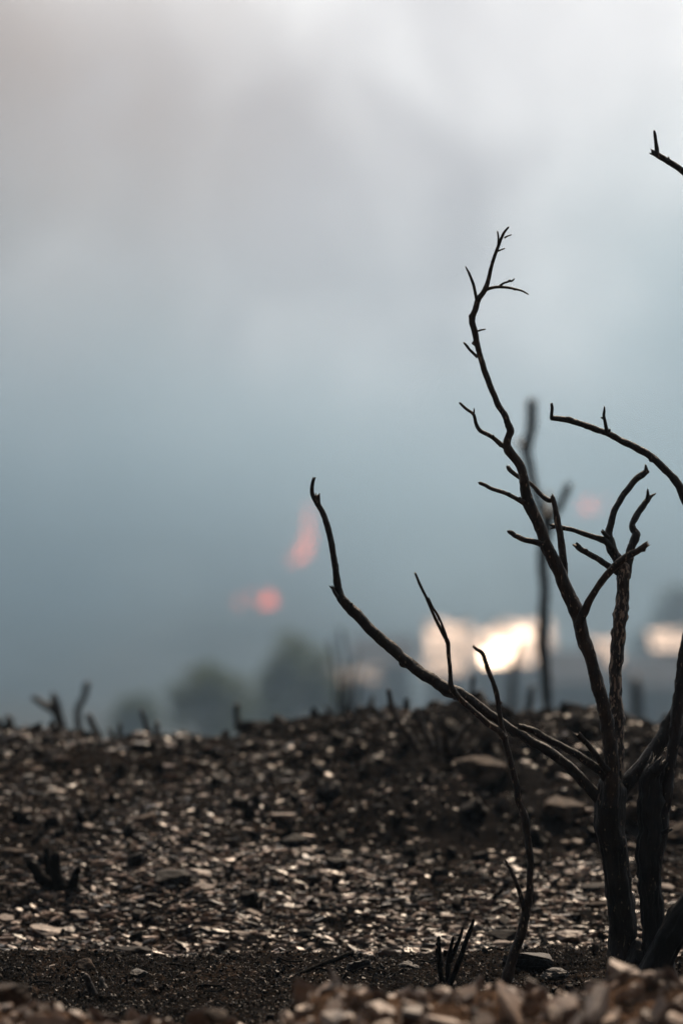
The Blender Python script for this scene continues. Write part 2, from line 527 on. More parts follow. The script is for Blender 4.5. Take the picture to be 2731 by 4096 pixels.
x, d = scatter(2600, 2.6, 5.0)
s = np.exp(RNG.normal(math.log(0.0058), 0.5, len(x))).clip(0.002, 0.02) * (0.35 + 0.65 * sst(3.1, 3.7, d))
v, f = flake_mesh(x, d, ground_z(x, d) + 0.001, s, RNG.uniform(0.4, 0.9, len(x)), np.full(len(x), 0.45), k=6)
M_CLOD = stone_mat('sooty_clods', [(0.0, (0.003, 0.003, 0.003)), (0.6, (0.010, 0.008, 0.007)), (0.9, (0.035, 0.024, 0.017)), (1.0, (0.12, 0.085, 0.062))], rough=0.7, spec=0.1)
tag(link_mesh('clods', v, f, M_CLOD, smooth=False), 'dark sooty clods and cinders strewn among the chips', 'clods', kind='stuff')


def straw(n, d0, d1):
    x, d = scatter(n, d0, d1)
    z = ground_z(x, d)
    a = RNG.uniform(0, 6.28, n); e = RNG.uniform(-0.1, 1.1, n); L_ = RNG.uniform(0.002, 0.0065, n); w = RNG.uniform(0.00015, 0.0004, n)
    dx, dy, dz = np.cos(a) * np.cos(e), np.sin(a) * np.cos(e), np.sin(e)
    p0 = np.stack([x, d, z - 0.0004], -1)
    dr = np.stack([dx, dy, dz], -1)
    sd = np.stack([-np.sin(a), np.cos(a), np.zeros(n)], -1) * w[:, None]
    p1 = p0 + dr * (L_ * 0.55)[:, None]
    dr2 = dr + np.stack([RNG.normal(0, .5, n), RNG.normal(0, .5, n), RNG.uniform(-0.9, 0.1, n)], -1)
    p2 = p1 + dr2 * (L_ * 0.45)[:, None]
    dn = np.stack([np.zeros(n), np.zeros(n), w * 1.2], -1)
    V = np.stack([p0 - sd, p0 + sd, p0 - dn, p1 - sd, p1 + sd, p1 - dn, p2 - sd * .4, p2 + sd * .4, p2 - dn * .4], 1).reshape(-1, 3)
    b = (np.arange(n) * 9)[:, None, None]
    q = []
    for j in (0, 3): q += [[j, j + 1, j + 4, j + 3], [j + 1, j + 2, j + 5, j + 4], [j + 2, j, j + 3, j + 5]]
    return V, (np.array(q)[None] + b).reshape(-1, 4)


M_STRAW = stone_mat('charred_straw', [(0.0, (0.008, 0.008, 0.008)), (0.6, (0.04, 0.034, 0.028)), (1.0, (0.22, 0.17, 0.12))], rough=0.38, spec=0.4)
v, f = straw(13000, 2.55, 3.30)
tag(link_mesh('charred_straw', v, f, M_STRAW, smooth=False), 'tiny curled charred straw bristling from the ash in focus', 'charred straw', kind='stuff')

x, d = scatter(4200, 2.0, 2.56, half=0.2)
s = np.exp(RNG.normal(math.log(0.0054), 0.62, len(x))).clip(0.0018, 0.026)
v, f = flake_mesh(x, d, ground_z(x, d) + 0.001, s, RNG.uniform(0.15, 0.6, len(x)), np.full(len(x), 0.55), k=5)
tag(link_mesh('rubble', v, f, M_RUBBLE, smooth=False), 'blurred brown stony rubble along the bank at the bottom edge', 'rubble', kind='stuff')


# ------------------------------------------------------------------ branches
def catmull(pts, step_of):
    """pts: list of (Vector, radius); resampled densely"""
    out = []
    n = len(pts)
    for i in range(n - 1):
        p0, p1, p2, p3 = pts[max(i - 1, 0)], pts[i], pts[i + 1], pts[min(i + 2, n - 1)]
        ln = (p2[0] - p1[0]).length
        m = max(2, int(ln / max(step_of(0.5 * (p1[1] + p2[1])), 1e-4)))
        for j in range(m):
            t = j / m
            a = -0.5 * t ** 3 + t ** 2 - 0.5 * t; b = 1.5 * t ** 3 - 2.5 * t ** 2 + 1
            c = -1.5 * t ** 3 + 2 * t ** 2 + 0.5 * t; e = 0.5 * t ** 3 - 0.5 * t ** 2
            q = a * p0[0] + b * p1[0] + c * p2[0] + e * p3[0]
            r = p1[1] * (1 - t) + p2[1] * t
            out.append((q, r))
    out.append(pts[-1])
    return out


_seed = [0.0]


def tube(pts, seg=14, rough=0.13, tip='broken', knots=0.0):
    """a bark-covered limb; pts = [(Vector, radius)] -> verts, faces"""
    _seed[0] += 13.7
    sd = _seed[0]
    ln = catmull(pts, lambda r: max(0.42 * r, 0.0011))
    V, F = [], []
    n = len(ln)
    up = Vector((0, -1, 0))
    s = 0.0
    for i, (q, r) in enumerate(ln):
        t = (ln[min(i + 1, n - 1)][0] - ln[max(i - 1, 0)][0])
        t = t.normalized() if t.length > 1e-9 else Vector((0, 0, 1))
        sx = up - t * up.dot(t)
        if sx.length < 1e-3: sx = Vector((1, 0, 0)) - t * t.x
        sx.normalize()
        sy = t.cross(sx)
        up = sx
        if i: s += (q - ln[i - 1][0]).length
        rr = max(r, 0.0004)
        # slight wander and swelling
        w = noise.noise(Vector((s * 60 + sd, sd, 0))) * 0.22 * rr
        w2 = noise.noise(Vector((s * 60 + sd, 7 + sd, 3))) * 0.22 * rr
        sw = 1 + noise.noise(Vector((s * 28 + sd, 3.3, sd))) * 0.10 + (knots + 0.30) * max(0, noise.noise(Vector((s * 75 + sd, 9.3, sd))) - 0.30)
        for k in range(seg):
            th = 2 * math.pi * k / seg
            c, e = math.cos(th), math.sin(th)
            u = s / max(rr, 0.003)
            dsp = noise.noise(Vector((c * 2.1 + sd, e * 2.1, u * 0.22))) * rough + noise.noise(Vector((c * 4.3, e * 4.3 + sd, u * 0.5))) * rough * 0.7
            dsp += noise.noise(Vector((c * 1.2 + sd, e * 1.2, u * 2.6))) * rough * 0.7
            crk = noise.noise(Vector((c * 5.5 + sd, e * 5.5, u * 0.30 + 4)))
            dsp -= max(0.0, crk - 0.12) * rough * 2.2 if r > 0.004 else 0.0
            V.append(q + sx * (c * rr * (sw + dsp) + w) + sy * (e * rr * (sw + dsp) + w2))
    for i in range(n - 1):
        for k in range(seg):
            a, b = i * seg + k, i * seg + (k + 1) % seg
            F.append((a, b, b + seg, a + seg))
    # buds and broken-off spurs
    rb = random.Random(int(sd * 10))
    nb = int(n / 34)
    for _ in range(nb):
        i, k = rb.randrange(2, max(3, n - 2)), rb.randrange(seg)
        rr = ln[i][1]
        if rr < 0.0011 or i >= n - 1: continue
        hgt = rb.uniform(0.35, 1.0) * min(rr, 0.0035)
        for di, dk, a_ in ((0, 0, 1.0), (1, 0, .7), (-1, 0, .5), (0, 1, .35), (0, -1, .35)):
            ii = min(max(i + di, 0), n - 1)
            j = ii * seg + (k + dk) % seg
            o_ = (V[j] - ln[ii][0])
            V[j] = V[j] + o_.normalized() * hgt * a_
    # ends
    q0, q1 = ln[0][0], ln[-1][0]
    te = (ln[-1][0] - ln[-2][0]).normalized()
    rl = ln[-1][1]
    base = (n - 1) * seg
    if tip == 'broken':
        for k in range(seg):
            V[base + k] = V[base + k] + te * (random.uniform(-0.7, 1.3) * rl)
        c = len(V); V.append(q1 - te * rl * 0.8)
    else:
        c = len(V); V.append(q1 + te * rl * 1.2)
    for k in range(seg): F.append((base + k, base + (k + 1) % seg, c))
    c = len(V); V.append(q0)
    for k in range(seg): F.append((k, c, (k + 1) % seg))
    return V, F


def limb(name, path, d0, d1=None, mat=None, parent=None, tip='broken', seg=None, rough=0.13, knots=0.0, shrink=1.0):
    """path: [(px, py, width px)] in photo pixels, running from depth d0 to d1"""
    d1 = d0 if d1 is None else d1
    acc = [0.0]
    for a, b in zip(path, path[1:]): acc.append(acc[-1] + math.hypot(b[0] - a[0], b[1] - a[1]))
    pts = []
    for (a, s_) in zip(path, acc):
        dd = d0 + (d1 - d0) * (s_ / max(acc[-1], 1))
        if len(a) > 3: dd = a[3]
        pts.append((P(a[0], a[1], dd), a[2] * 0.5 / FPX * dd * shrink))
    wmax = max(a[2] for a in path)
    seg = seg or (22 if wmax > 70 else 16 if wmax > 35 else 11)
    V, F = tube(pts, seg, rough, tip, knots)
    return link_mesh(name, V, F, mat or M_CHAR, parent)


# ------------------------------------------------------------------ the burnt shrub on the right
root = empty('burnt_shrub', P(2540, 3900, 3.0))
tag(root, 'tall charred leafless shrub with many bare forking stems on the right', 'burnt shrub')
DA = 3.0
limb('trunk', [(2500, 3960, 150), (2493, 3904, 132), (2492, 3800, 112), (2492, 3745, 107), (2480, 3617, 104), (2456, 3427, 106), (2438, 3268, 114), (2440, 3185, 120), (2437, 3120, 84)], DA, DA, M_CHAR, root, 'blunt', seg=48, rough=0.14)
# tall leaning stem
A1 = limb('stem', [(2440, 3230, 74), (2442, 3140, 70), (2442, 3045, 60), (2430, 2918, 52), (2401, 2791, 50), (2375, 2676, 51), (2339, 2569, 52), (2308, 2462, 58), (2266, 2361, 56), (2229, 2272, 56), (2186, 2183, 50), (2152, 2094, 48), (2112, 2005, 48), (2094, 1916, 38), (2078, 1856, 38), (2030, 1797, 38), (2033, 1750, 30), (2041, 1720, 32), (2021, 1668, 27), (1991, 1619, 26), (1975, 1580, 25), (1944, 1500, 26), (1916, 1409, 23), (1897, 1326, 27), (1888, 1279, 23), (1902, 1231, 26), (1913, 1196, 24), (1938, 1160, 21), (1953, 1113, 17), (1972, 1041, 14), (1991, 988, 13), (2013, 934, 11), (2033, 908, 8)], 2.985, 2.955, M_BROWN, root, 'blunt', seg=16, rough=0.11)
for path, d in [
    ([(1991, 982, 9), (1993, 952, 8), (1989, 925, 6)], 2.956),
    ([(2017, 950, 8), (2032, 942, 6), (2045, 938, 4)], 2.955),
    ([(1990, 1003, 8), (2005, 998, 6), (2018, 993, 5)], 2.957),
    ([(1907, 1206, 14), (1901, 1172, 12), (1893, 1137, 12), (1877, 1095, 11), (1870, 1082, 8), (1862, 1066, 5)], 2.958),
    ([(1936, 1162, 14), (1962, 1151, 13), (1990, 1147, 12), (2030, 1149, 11), (2061, 1156, 10), (2090, 1164, 8), (2112, 1176, 5)], 2.957),
    ([(1992, 1147, 10), (2012, 1133, 9), (2032, 1126, 9), (2038, 1122, 12), (2046, 1124, 8), (2056, 1115, 6)], 2.957),
    ([(1903, 1326, 9), (1920, 1320, 8), (1940, 1316, 5)], 2.962),
    ([(1909, 1428, 14), (1895, 1415, 12), (1877, 1398, 11), (1866, 1382, 11), (1855, 1370, 7)], 2.962),
    ([(2020, 1786, 22), (2004, 1777, 19), (1978, 1755, 18), (1950, 1738, 17), (1919, 1721, 17), (1904, 1696, 14), (1897, 1668, 13), (1889, 1654, 13), (1865, 1636, 12), (1839, 1612, 9)], 2.968),
    ([(1893, 1659, 10), (1896, 1645, 7), (1895, 1632, 3)], 2.968),
    ([(1974, 1754, 14), (1972, 1744, 10), (1973, 1740, 6)], 2.966),
    ([(2095, 2012, 24), (2080, 2003, 20), (2054, 1988, 18), (2026, 1975, 17), (1990, 1962, 17), (1960, 1951, 17), (1940, 1940, 16), (1918, 1932, 14)], 2.962),
    ([(2082, 2003, 10), (2079, 1993, 9), (2078, 1988, 6)], 2.958),
    ([(2172, 2180, 30), (2150, 2171, 26), (2120, 2164, 24), (2097, 2159, 22), (2072, 2148, 22), (2058, 2143, 20), (2048, 2133, 20), (2034, 2127, 15)], 2.965),
    ([(2212, 2210, 10), (2210, 2199, 10), (2208, 2193, 6)], 2.952),
]:
    limb('twig', path, d, d - 0.004, M_BROWN, A1, 'blunt', seg=10, rough=0.12)
limb('branch', [(2318, 2495, 44), (2326, 2470, 40), (2340, 2438, 34), (2358, 2398, 29), (2382, 2361, 28), (2404, 2328, 29), (2429, 2296, 31), (2462, 2262, 31), (2501, 2230, 28), (2548, 2204, 26), (2590, 2174, 23)], 2.972, 2.92, M_BROWN, A1, 'broken', rough=0.10)
limb('branch', [(2256, 2300, 30), (2257, 2280, 30), (2252, 2232, 30), (2242, 2153, 28), (2234, 2110, 26), (2228, 2070, 25), (2214, 2008, 20), (2207, 1986, 17)], 2.985, 3.0, M_BROWN, A1, 'broken', rough=0.12)
limb('twig', [(2212, 2000, 20), (2195, 2002, 20), (2175, 1990, 20), (2156, 1972, 18), (2138, 1950, 16), (2118, 1932, 16), (2098, 1922, 17), (2076, 1908, 18), (2050, 1890, 18), (2036, 1876, 18), (2030, 1866, 14)], 3.0, 3.02, M_BROWN, A1, 'broken', rough=0.14)
# upright stem behind it
A2 = limb('stem', [(2450, 3220, 60), (2460, 3120, 56), (2464, 3045, 54), (2468, 2918, 56), (2462, 2800, 52), (2462, 2688, 52), (2468, 2620, 54), (2474, 2569, 52), (2477, 2500, 52), (2481, 2462, 62), (2486, 2430, 54), (2492, 2361, 50), (2494, 2300, 54), (2490, 2262, 44)], 3.01, 3.03, M_GREY, root, 'blunt', seg=20, rough=0.16, knots=0.25)
a = limb('branch', [(2492, 2320, 48), (2482, 2272, 46), (2468, 2235, 40), (2447, 2195, 42), (2438, 2165, 40), (2435, 2130, 28), (2447, 2075, 27), (2458, 2038, 25), (2477, 2005, 26), (2493, 1978, 26), (2512, 1957, 24), (2530, 1930, 23), (2548, 1912, 25), (2570, 1898, 25), (2583, 1884, 20), (2581, 1860, 7)], 3.03, 3.05, M_CHAR, A2, 'blunt', rough=0.15)
limb('branch', [(2446, 2195, 28), (2428, 2170, 26), (2400, 2156, 24), (2370, 2147, 24), (2317, 2129, 22), (2285, 2118, 20), (2251, 2112, 19), (2225, 2106, 19), (2205, 2107, 22)], 3.03, 3.01, M_CHAR, A2, 'broken', rough=0.15)
limb('twig', [(2432, 2150, 20), (2420, 2138, 18), (2409, 2126, 16)], 3.03, 3.02, M_CHAR, A2, 'broken')
limb('twig', [(2580, 1893, 14), (2589, 1890, 12), (2594, 1884, 6)], 3.05, 3.05, M_CHAR, A2, 'blunt')
limb('branch', [(2500, 2310, 44), (2508, 2270, 38), (2518, 2212, 32), (2528, 2180, 32), (2538, 2155, 36), (2543, 2132, 34), (2532, 2115, 28), (2528, 2098, 24), (2538, 2075, 26), (2548, 2058, 27), (2562, 2036, 25), (2578, 2015, 24), (2592, 1998, 20), (2604, 1985, 14), (2622, 1974, 5)], 3.03, 3.06, M_CHAR, A2, 'blunt', rough=0.16)
limb('twig', [(2586, 2004, 16), (2590, 1982, 15), (2590, 1968, 11), (2590, 1956, 5)], 3.05, 3.05, M_CHAR, A2, 'blunt')
limb('branch', [(2470, 2290, 28), (2450, 2275, 27), (2420, 2256, 25), (2394, 2239, 24), (2368, 2224, 23), (2346, 2210, 22), (2322, 2196, 23), (2305, 2182, 22)], 3.03, 2.99, M_CHAR, A2, 'broken', rough=0.13)
# long low branch sweeping to the left and up
A3 = limb('branch', [(2420, 3215, 66), (2379, 3180, 52), (2347, 3140, 46), (2283, 3077, 42), (2207, 3016, 40), (2118, 2962, 38), (2054, 2924, 37), (1991, 2880, 36), (1927, 2835, 38), (1864, 2790, 42), (1830, 2772, 52), (1797, 2765, 60), (1765, 2745, 52), (1738, 2725, 46), (1661, 2674, 44), (1578, 2604, 43), (1495, 2530, 46), (1438, 2470, 47), (1395, 2427, 42), (1362, 2385, 36), (1346, 2310, 29), (1333, 2215, 26), (1314, 2125, 25), (1290, 2052, 24), (1266, 2008, 24), (1248, 1972, 18), (1250, 1934, 15), (1256, 1913, 13)], 3.0, 3.01, M_CHAR, root, 'broken', seg=18, rough=0.12)
limb('twig', [(1274, 2020, 18), (1272, 2000, 17), (1271, 1980, 17)], 3.006, 3.006, M_CHAR, A3, 'broken')
limb('twig', [(1350, 2388, 15), (1336, 2368, 14), (1331, 2356, 12), (1324, 2346, 15)], 3.0, 3.0, M_CHAR, A3, 'broken')
limb('twig', [(1400, 2434, 12), (1405, 2418, 12), (1408, 2413, 8)], 3.0, 3.0, M_CHAR, A3, 'blunt')
limb('branch', [(2436, 3130, 46), (2411, 3096, 38), (2385, 3074, 35), (2360, 3058, 34), (2320, 3028, 32), (2283, 3007, 30), (2240, 2982, 29), (2194, 2962, 28), (2131, 2924, 28), (2100, 2914, 26), (2075, 2906, 22)], 2.985, 2.96, M_CHAR, root, 'broken', rough=0.13)
limb('branch', [(2430, 3085, 30), (2411, 3064, 26), (2392, 3034, 24), (2372, 3007, 23), (2340, 2968, 22), (2308, 2932, 22)], 2.975, 2.955, M_CHAR, root, 'broken', rough=0.12)
# limb to the right, running out of the frame and up
A4 = limb('branch', [(2462, 3200, 86), (2487, 3160, 72), (2519, 3124, 62), (2563, 3066, 60), (2600, 3020, 62), (2627, 2985, 62), (2671, 2912, 56), (2697, 2860, 50), (2740, 2780, 46), (2830, 2600, 42), (2900, 2200, 38), (2930, 1600, 32), (2900, 1000, 28), (2800, 740, 26), (2731, 683, 26), (2691, 655, 26), (2655, 634, 25), (2628, 618, 25), (2606, 608, 20)], 3.02, 3.04, M_CHAR, root, 'broken', seg=18, rough=0.14)
limb('twig', [(2630, 618, 18), (2627, 595, 17), (2622, 566, 14), (2619, 540, 13), (2616, 522, 8)], 3.04, 3.04, M_CHAR, A4, 'blunt', rough=0.18)
limb('twig', [(2670, 640, 12), (2673, 632, 11), (2673, 628, 8)], 3.03, 3.03, M_CHAR, A4, 'blunt')
limb('twig', [(2612, 612, 12), (2609, 603, 12), (2608, 599, 8)], 3.03, 3.03, M_CHAR, A4, 'blunt')
# second, broken trunk sharing the same foot
limb('trunk', [(2612, 3985, 190), (2620, 3910, 165), (2622, 3820, 120), (2614, 3740, 84), (2612, 3700, 92), (2600, 3617, 100), (2597, 3500, 92), (2594, 3420, 92), (2598, 3363, 94), (2600, 3236, 92), (2600, 3160, 88), (2610, 3100, 84), (2626, 3062, 66)], 2.975, 2.965, M_COAL, root, 'broken', seg=44, rough=0.20, knots=0.5)
limb('branch', [(2610, 3090, 46), (2632, 3066, 44), (2646, 3050, 38)], 2.955, 2.95, M_COAL, root, 'broken', rough=0.18)
limb('trunk', [(2600, 3990, 140), (2630, 3860, 130), (2670, 3770, 118), (2712, 3690, 104), (2780, 3590, 92), (2880, 3450, 84), (2960, 3300, 76)], 2.955, 2.93, M_COAL, root, 'broken', seg=40, rough=0.18, knots=0.3)
limb('trunk', [(2555, 3975, 150), (2548, 3880, 120), (2545, 3800, 60), (2548, 3765, 26)], 2.98, 2.985, M_COAL, root, 'blunt', rough=0.22)
limb('root', [(2438, 3832, 18), (2452, 3842, 22), (2478, 3862, 22), (2506, 3880, 22), (2540, 3902, 26), (2570, 3930, 28)], 2.93, 2.92, M_CHAR, root, 'broken', rough=0.16)
B1 = limb('stem', [(2600, 3560, 50), (2612, 3480, 56), (2630, 3400, 56), (2645, 3320, 52), (2660, 3236, 46), (2670, 3140, 46), (2682, 3045, 44), (2697, 2950, 46), (2708, 2854, 50), (2722, 2727, 46), (2738, 2600, 44), (2772, 2420, 40), (2785, 2220, 38), (2764, 2070, 36), (2738, 1998, 34), (2709, 1933, 34), (2661, 1878, 31), (2596, 1821, 30), (2555, 1797, 29), (2513, 1776, 28), (2429, 1732, 26), (2390, 1720, 25), (2352, 1706, 26), (2312, 1691, 24), (2275, 1680, 25), (2240, 1676, 23), (2206, 1672, 20)], 2.965, 2.99, M_CHAR, root, 'broken', seg=16, rough=0.13)
limb('twig', [(2206, 1676, 16), (2205, 1655, 13), (2207, 1636, 12), (2205, 1616, 9)], 2.99, 2.99, M_CHAR, B1, 'broken')
limb('twig', [(2290, 1682, 20), (2275, 1674, 20), (2268, 1670, 12)], 2.988, 2.988, M_CHAR, B1, 'blunt')
limb('twig', [(2430, 1738, 20), (2426, 1718, 16), (2420, 1690, 14), (2414, 1664, 13), (2416, 1645, 11), (2417, 1627, 6)], 2.985, 2.985, M_CHAR, B1, 'blunt')
limb('twig', [(2416, 1676, 8), (2408, 1671, 8), (2404, 1670, 6)], 2.985, 2.985, M_CHAR, B1, 'blunt')
limb('twig', [(2434, 1728, 12), (2438, 1718, 10)], 2.985, 2.985, M_CHAR, B1, 'blunt')
limb('twig', [(2648, 3334, 20), (2668, 3322, 18), (2676, 3318, 20)], 2.95, 2.945, M_COAL, B1, 'broken')

# ------------------------------------------------------------------ thin sapling left of the shrub
sap = empty('burnt_sapling', P(2020, 3915, 2.93))
tag(sap, 'slender wavy charred sapling standing just left of the big shrub', 'burnt sapling')
limb('trunk', [(2008, 3960, 48), (2023, 3923, 44), (2040, 3870, 41), (2054, 3821, 40), (2074, 3765, 39), (2088, 3713, 40), (2104, 3640, 40), (2114, 3585, 32), (2119, 3522, 28), (2119, 3450, 27), (2115, 3395, 28), (2109, 3340, 28), (2101, 3287, 30), (2086, 3240, 27), (2073, 3204, 28), (2065, 3150, 27), (2058, 3109, 27), (2044, 3058, 25), (2032, 3013, 26), (2013, 2937, 25), (2004, 2895, 21), (1997, 2854, 20), (1992, 2810, 20), (1985, 2772, 22), (1972, 2730, 19), (1953, 2683, 20), (1940, 2645, 17), (1930, 2617, 17), (1916, 2604, 15), (1905, 2598, 13), (1893, 2586, 11)], 2.93, 2.925, M_BROWN, sap, 'broken', seg=16, rough=0.10)
limb('branch', [(2100, 3665, 28), (2094, 3635, 22), (2086, 3600, 20), (2077, 3567, 18), (2064, 3530, 17), (2048, 3497, 15), (2034, 3470, 13), (2019, 3440, 7)], 2.93, 2.91, M_BROWN, sap, 'blunt')
lb = limb('branch', [(2022, 2955, 28), (1997, 2926, 25), (1972, 2910, 24), (1946, 2893, 24), (1920, 2868, 22), (1895, 2848, 22), (1851, 2808, 22), (1822, 2775, 24), (1804, 2744, 21), (1800, 2700, 17), (1798, 2661, 17), (1793, 2610, 17), (1792, 2578, 18), (1786, 2560, 18), (1776, 2546, 15), (1762, 2518, 14), (1751, 2495, 14), (1734, 2460, 13), (1719, 2425, 13), (1704, 2390, 12), (1687, 2355, 11), (1660, 2294, 9)], 2.925, 2.91, M_BROWN, sap, 'broken', seg=14, rough=0.10)
limb('twig', [(1788, 2570, 14), (1783, 2545, 12), (1772, 2514, 11), (1763, 2489, 10), (1748, 2458, 10), (1731, 2431, 9), (1722, 2412, 9), (1714, 2392, 7)], 2.915, 2.905, M_BROWN, lb, 'blunt')


# ------------------------------------------------------------------ stubs, twigs, stumps of burnt scrub
def clump(name, label, cat, sticks, d, mat=M_CHAR, group=None, tip='blunt', snap=True, shrink=1.0):
    bx, by = sticks[0][0][0], sticks[0][0][1]
    r = empty(name, P(bx, by, d))
    tag(r, label, cat, group)
    for i, st in enumerate(sticks):
        st = list(st)
        if snap:       # let the foot reach into the soil
            a, b = st[0], st[1]
            st = [(a[0] + (a[0] - b[0]) * 0.25, a[1] + abs(a[1] - b[1]) * 0.25 + 12, a[2])] + st
        limb('stem', st, d + 0.012 * math.sin(i * 2.1), d + 0.03 * math.sin(i * 1.7), mat, r, tip, seg=10, rough=0.14, shrink=shrink)
    return r


clump('stubble_clump', 'five pointed burnt stems sprouting from ash left of the sapling', 'burnt stems', [
    [(1771, 3944, 24), (1758, 3861, 20), (1755, 3800, 18), (1755, 3752, 14)],
    [(1787, 3944, 24), (1793, 3848, 21), (1802, 3800, 16), (1812, 3750, 9)],
    [(1806, 3829, 18), (1828, 3778, 16), (1842, 3744, 14), (1851, 3713, 8)],
    [(1799, 3938, 26), (1820, 3885, 24), (1838, 3842, 22), (1869, 3753, 18), (1883, 3715, 15), (1893, 3681, 10)],
    [(1764, 3850, 14), (1750, 3825, 14), (1745, 3800, 12)],
], 2.96, M_DULL)
clump('stub_pair', 'two short charred stubs leaning left in the black ash, lower left', 'burnt stubs', [
    [(388, 4030, 30), (364, 3957, 26), (352, 3925, 22), (344, 3904, 18)],
    [(440, 4010, 26), (418, 3957, 22), (410, 3935, 18), (408, 3917, 15)],
    [(447, 4010, 20), (446, 3985, 14)],
    [(322, 4020, 18), (318, 3980, 12), (316, 3966, 6)],
], 2.90, shrink=1.2)
g = on_ground(240, 3555)
clump('stubble_clump', 'spiky tuft of thick burnt stems spreading from gravel at left edge', 'burnt stems', [
    [(215, 3565, 34), (195, 3535, 30), (160, 3510, 28), (140, 3480, 24), (115, 3446, 16)],
    [(215, 3550, 30), (205, 3520, 24), (195, 3472, 22), (185, 3395, 12)],
    [(240, 3545, 30), (223, 3485, 26), (220, 3421, 22)],
    [(285, 3560, 26), (298, 3520, 22), (313, 3478, 16)],
    [(290, 3560, 18), (340, 3532, 14), (378, 3520, 10)],
    [(260, 3570, 20), (240, 3548, 18), (180, 3530, 14)],
], g.y, M_DULL, shrink=1.7)
g = on_ground(347, 3300)
clump('stub_pair', 'small burnt V of two stubs halfway up the slope at left', 'burnt stubs', [
    [(344, 3302, 28), (328, 3275, 24), (312, 3249, 16)], [(351, 3302, 28), (370, 3272, 24), (396, 3240, 14)]], g.y, M_DULL, shrink=1.5)
clump('stub_clump', 'dark forked stump of burnt scrub poking above the left ridge', 'burnt stubs', [
    [(256, 2960, 52), (240, 2890, 46), (230, 2844, 42), (222, 2812, 36), (214, 2783, 30)],
    [(236, 2870, 34), (200, 2830, 32), (168, 2814, 30), (138, 2791, 26)]], 5.4)
clump('burnt_stick', 'bent charred stick rising beside the forked stump on left ridge', 'burnt stick', [
    [(320, 2955, 30), (312, 2890, 28), (310, 2837, 28), (322, 2812, 28), (337, 2785, 28), (348, 2737, 30)]], 5.6)
clump('burnt_stick', 'short leaning burnt stub right of the bent stick, left ridge', 'burnt stick', [
    [(395, 2955, 34), (370, 2900, 30), (354, 2862, 26)]], 5.0)
clump('stub_clump', 'pair of dark pointed stubs on the ridge above the left slope', 'burnt stubs', [
    [(612, 2975, 28), (596, 2930, 24), (585, 2905, 22), (574, 2870, 20), (566, 2842, 16)],
    [(632, 2975, 26), (630, 2930, 26), (628, 2894, 20)],
    [(560, 2985, 22), (540, 2955, 18), (525, 2938, 12)],
    [(690, 2975, 18), (692, 2940, 14)]], 4.62)
clump('burnt_stick', 'tiny dark stub standing behind the slab on the ridge', 'burnt stick', [
    [(952, 2905, 30), (946, 2850, 26), (950, 2822, 22)]], 5.0)
clump('burnt_stick', 'low dark stump tip at far left end of ridge', 'burnt stick', [
    [(40, 2950, 50), (36, 2890, 40), (30, 2870, 28)], [(96, 2945, 30), (102, 2905, 20)]], 5.3)
clump('stem_clump', 'cluster of curved burnt stems on top of the dark mound', 'burnt stems', [
    [(1662, 2985, 20), (1635, 2945, 20), (1605, 2905, 19), (1580, 2865, 19), (1566, 2830, 18), (1553, 2762, 15)],
    [(1728, 2990, 20), (1710, 2945, 18), (1688, 2908, 17), (1674, 2870, 16), (1667, 2835, 13)],
    [(1752, 2985, 18), (1736, 2920, 17), (1722, 2880, 15), (1712, 2845, 12)],
    [(1788, 2985, 18), (1778, 2920, 16), (1768, 2870, 14)],
    [(1815, 2995, 22), (1838, 2950, 20), (1860, 2915, 18), (1876, 2890, 14)]], 4.10, M_BROWN, shrink=1.3)
clump('burnt_stick', 'thin upright dark stub behind the long low branch on ridge', 'burnt stick', [
    [(1872, 2880, 22), (1879, 2830, 20), (1885, 2780, 20), (1893, 2710, 18)]], 4.7)
clump('burnt_stick', 'short thick dark peg on ridge beside the sapling', 'burnt stick', [
    [(1932, 2860, 34), (1926, 2815, 26), (1921, 2768, 20)]], 4.65)
clump('burnt_stick', 'pale blurred post far behind ridge, left of the blurred sapling', 'burnt stick', [
    [(2047, 2900, 44), (2048, 2780, 40), (2052, 2690, 34), (2076, 2570, 20)]], 13.0, snap=False)
clump('burnt_stick', 'blurred dark stub right beside the foot of the blurred sapling', 'burnt stick', [
    [(2098, 2890, 40), (2116, 2830, 34), (2128, 2750, 28)]], 6.2)
clump('burnt_stick', 'broad blurred post standing far behind the ridge at right', 'burnt stick', [
    [(2546, 2900, 48), (2544, 2800, 46), (2541, 2722, 44)]], 12.0, snap=False)
clump('burnt_stick', 'small blurred stub between blurred sapling and leaning stem', 'burnt stick', [
    [(2278, 2880, 36), (2276, 2825, 24)]], 7.0)
clump('twig_clump', 'faint wispy twigs rising behind the mound, far blurred', 'burnt twigs', [
    [(1340, 2900, 26), (1350, 2780, 20), (1345, 2680, 16), (1320, 2560, 14)],
    [(1395, 2900, 24), (1392, 2790, 20), (1405, 2690, 16), (1430, 2620, 12)],
    [(1370, 2900, 22), (1375, 2760, 16), (1380, 2640, 12), (1362, 2520, 16)],
    [(1410, 2900, 22), (1425, 2780, 16), (1440, 2690, 10)]], 11.0, snap=False)

rs = random.Random(21)
for k, (px_, py_) in enumerate([(150, 2925), (455, 2955), (478, 2950), (760, 2950), (1330, 2870), (1450, 2850), (1475, 2850), (1510, 2850), (1760, 2845), (1980, 2875), (2010, 2880), (2050, 2880), (2330, 2890), (2650, 2880)]):
    hh = rs.uniform(10, 64)
    ln_ = rs.uniform(-34, 34)
    clump('stubble_stick', 'short blurred burnt stub among others along the ridge line', 'burnt stub', [
        [(px_, py_ + 20, 26), (px_ + ln_ * .5, py_ - hh * .5, 20), (px_ + ln_, py_ - hh, 14)]], rs.uniform(4.5, 5.0), M_COAL, group='small burnt stubs along the ridge')

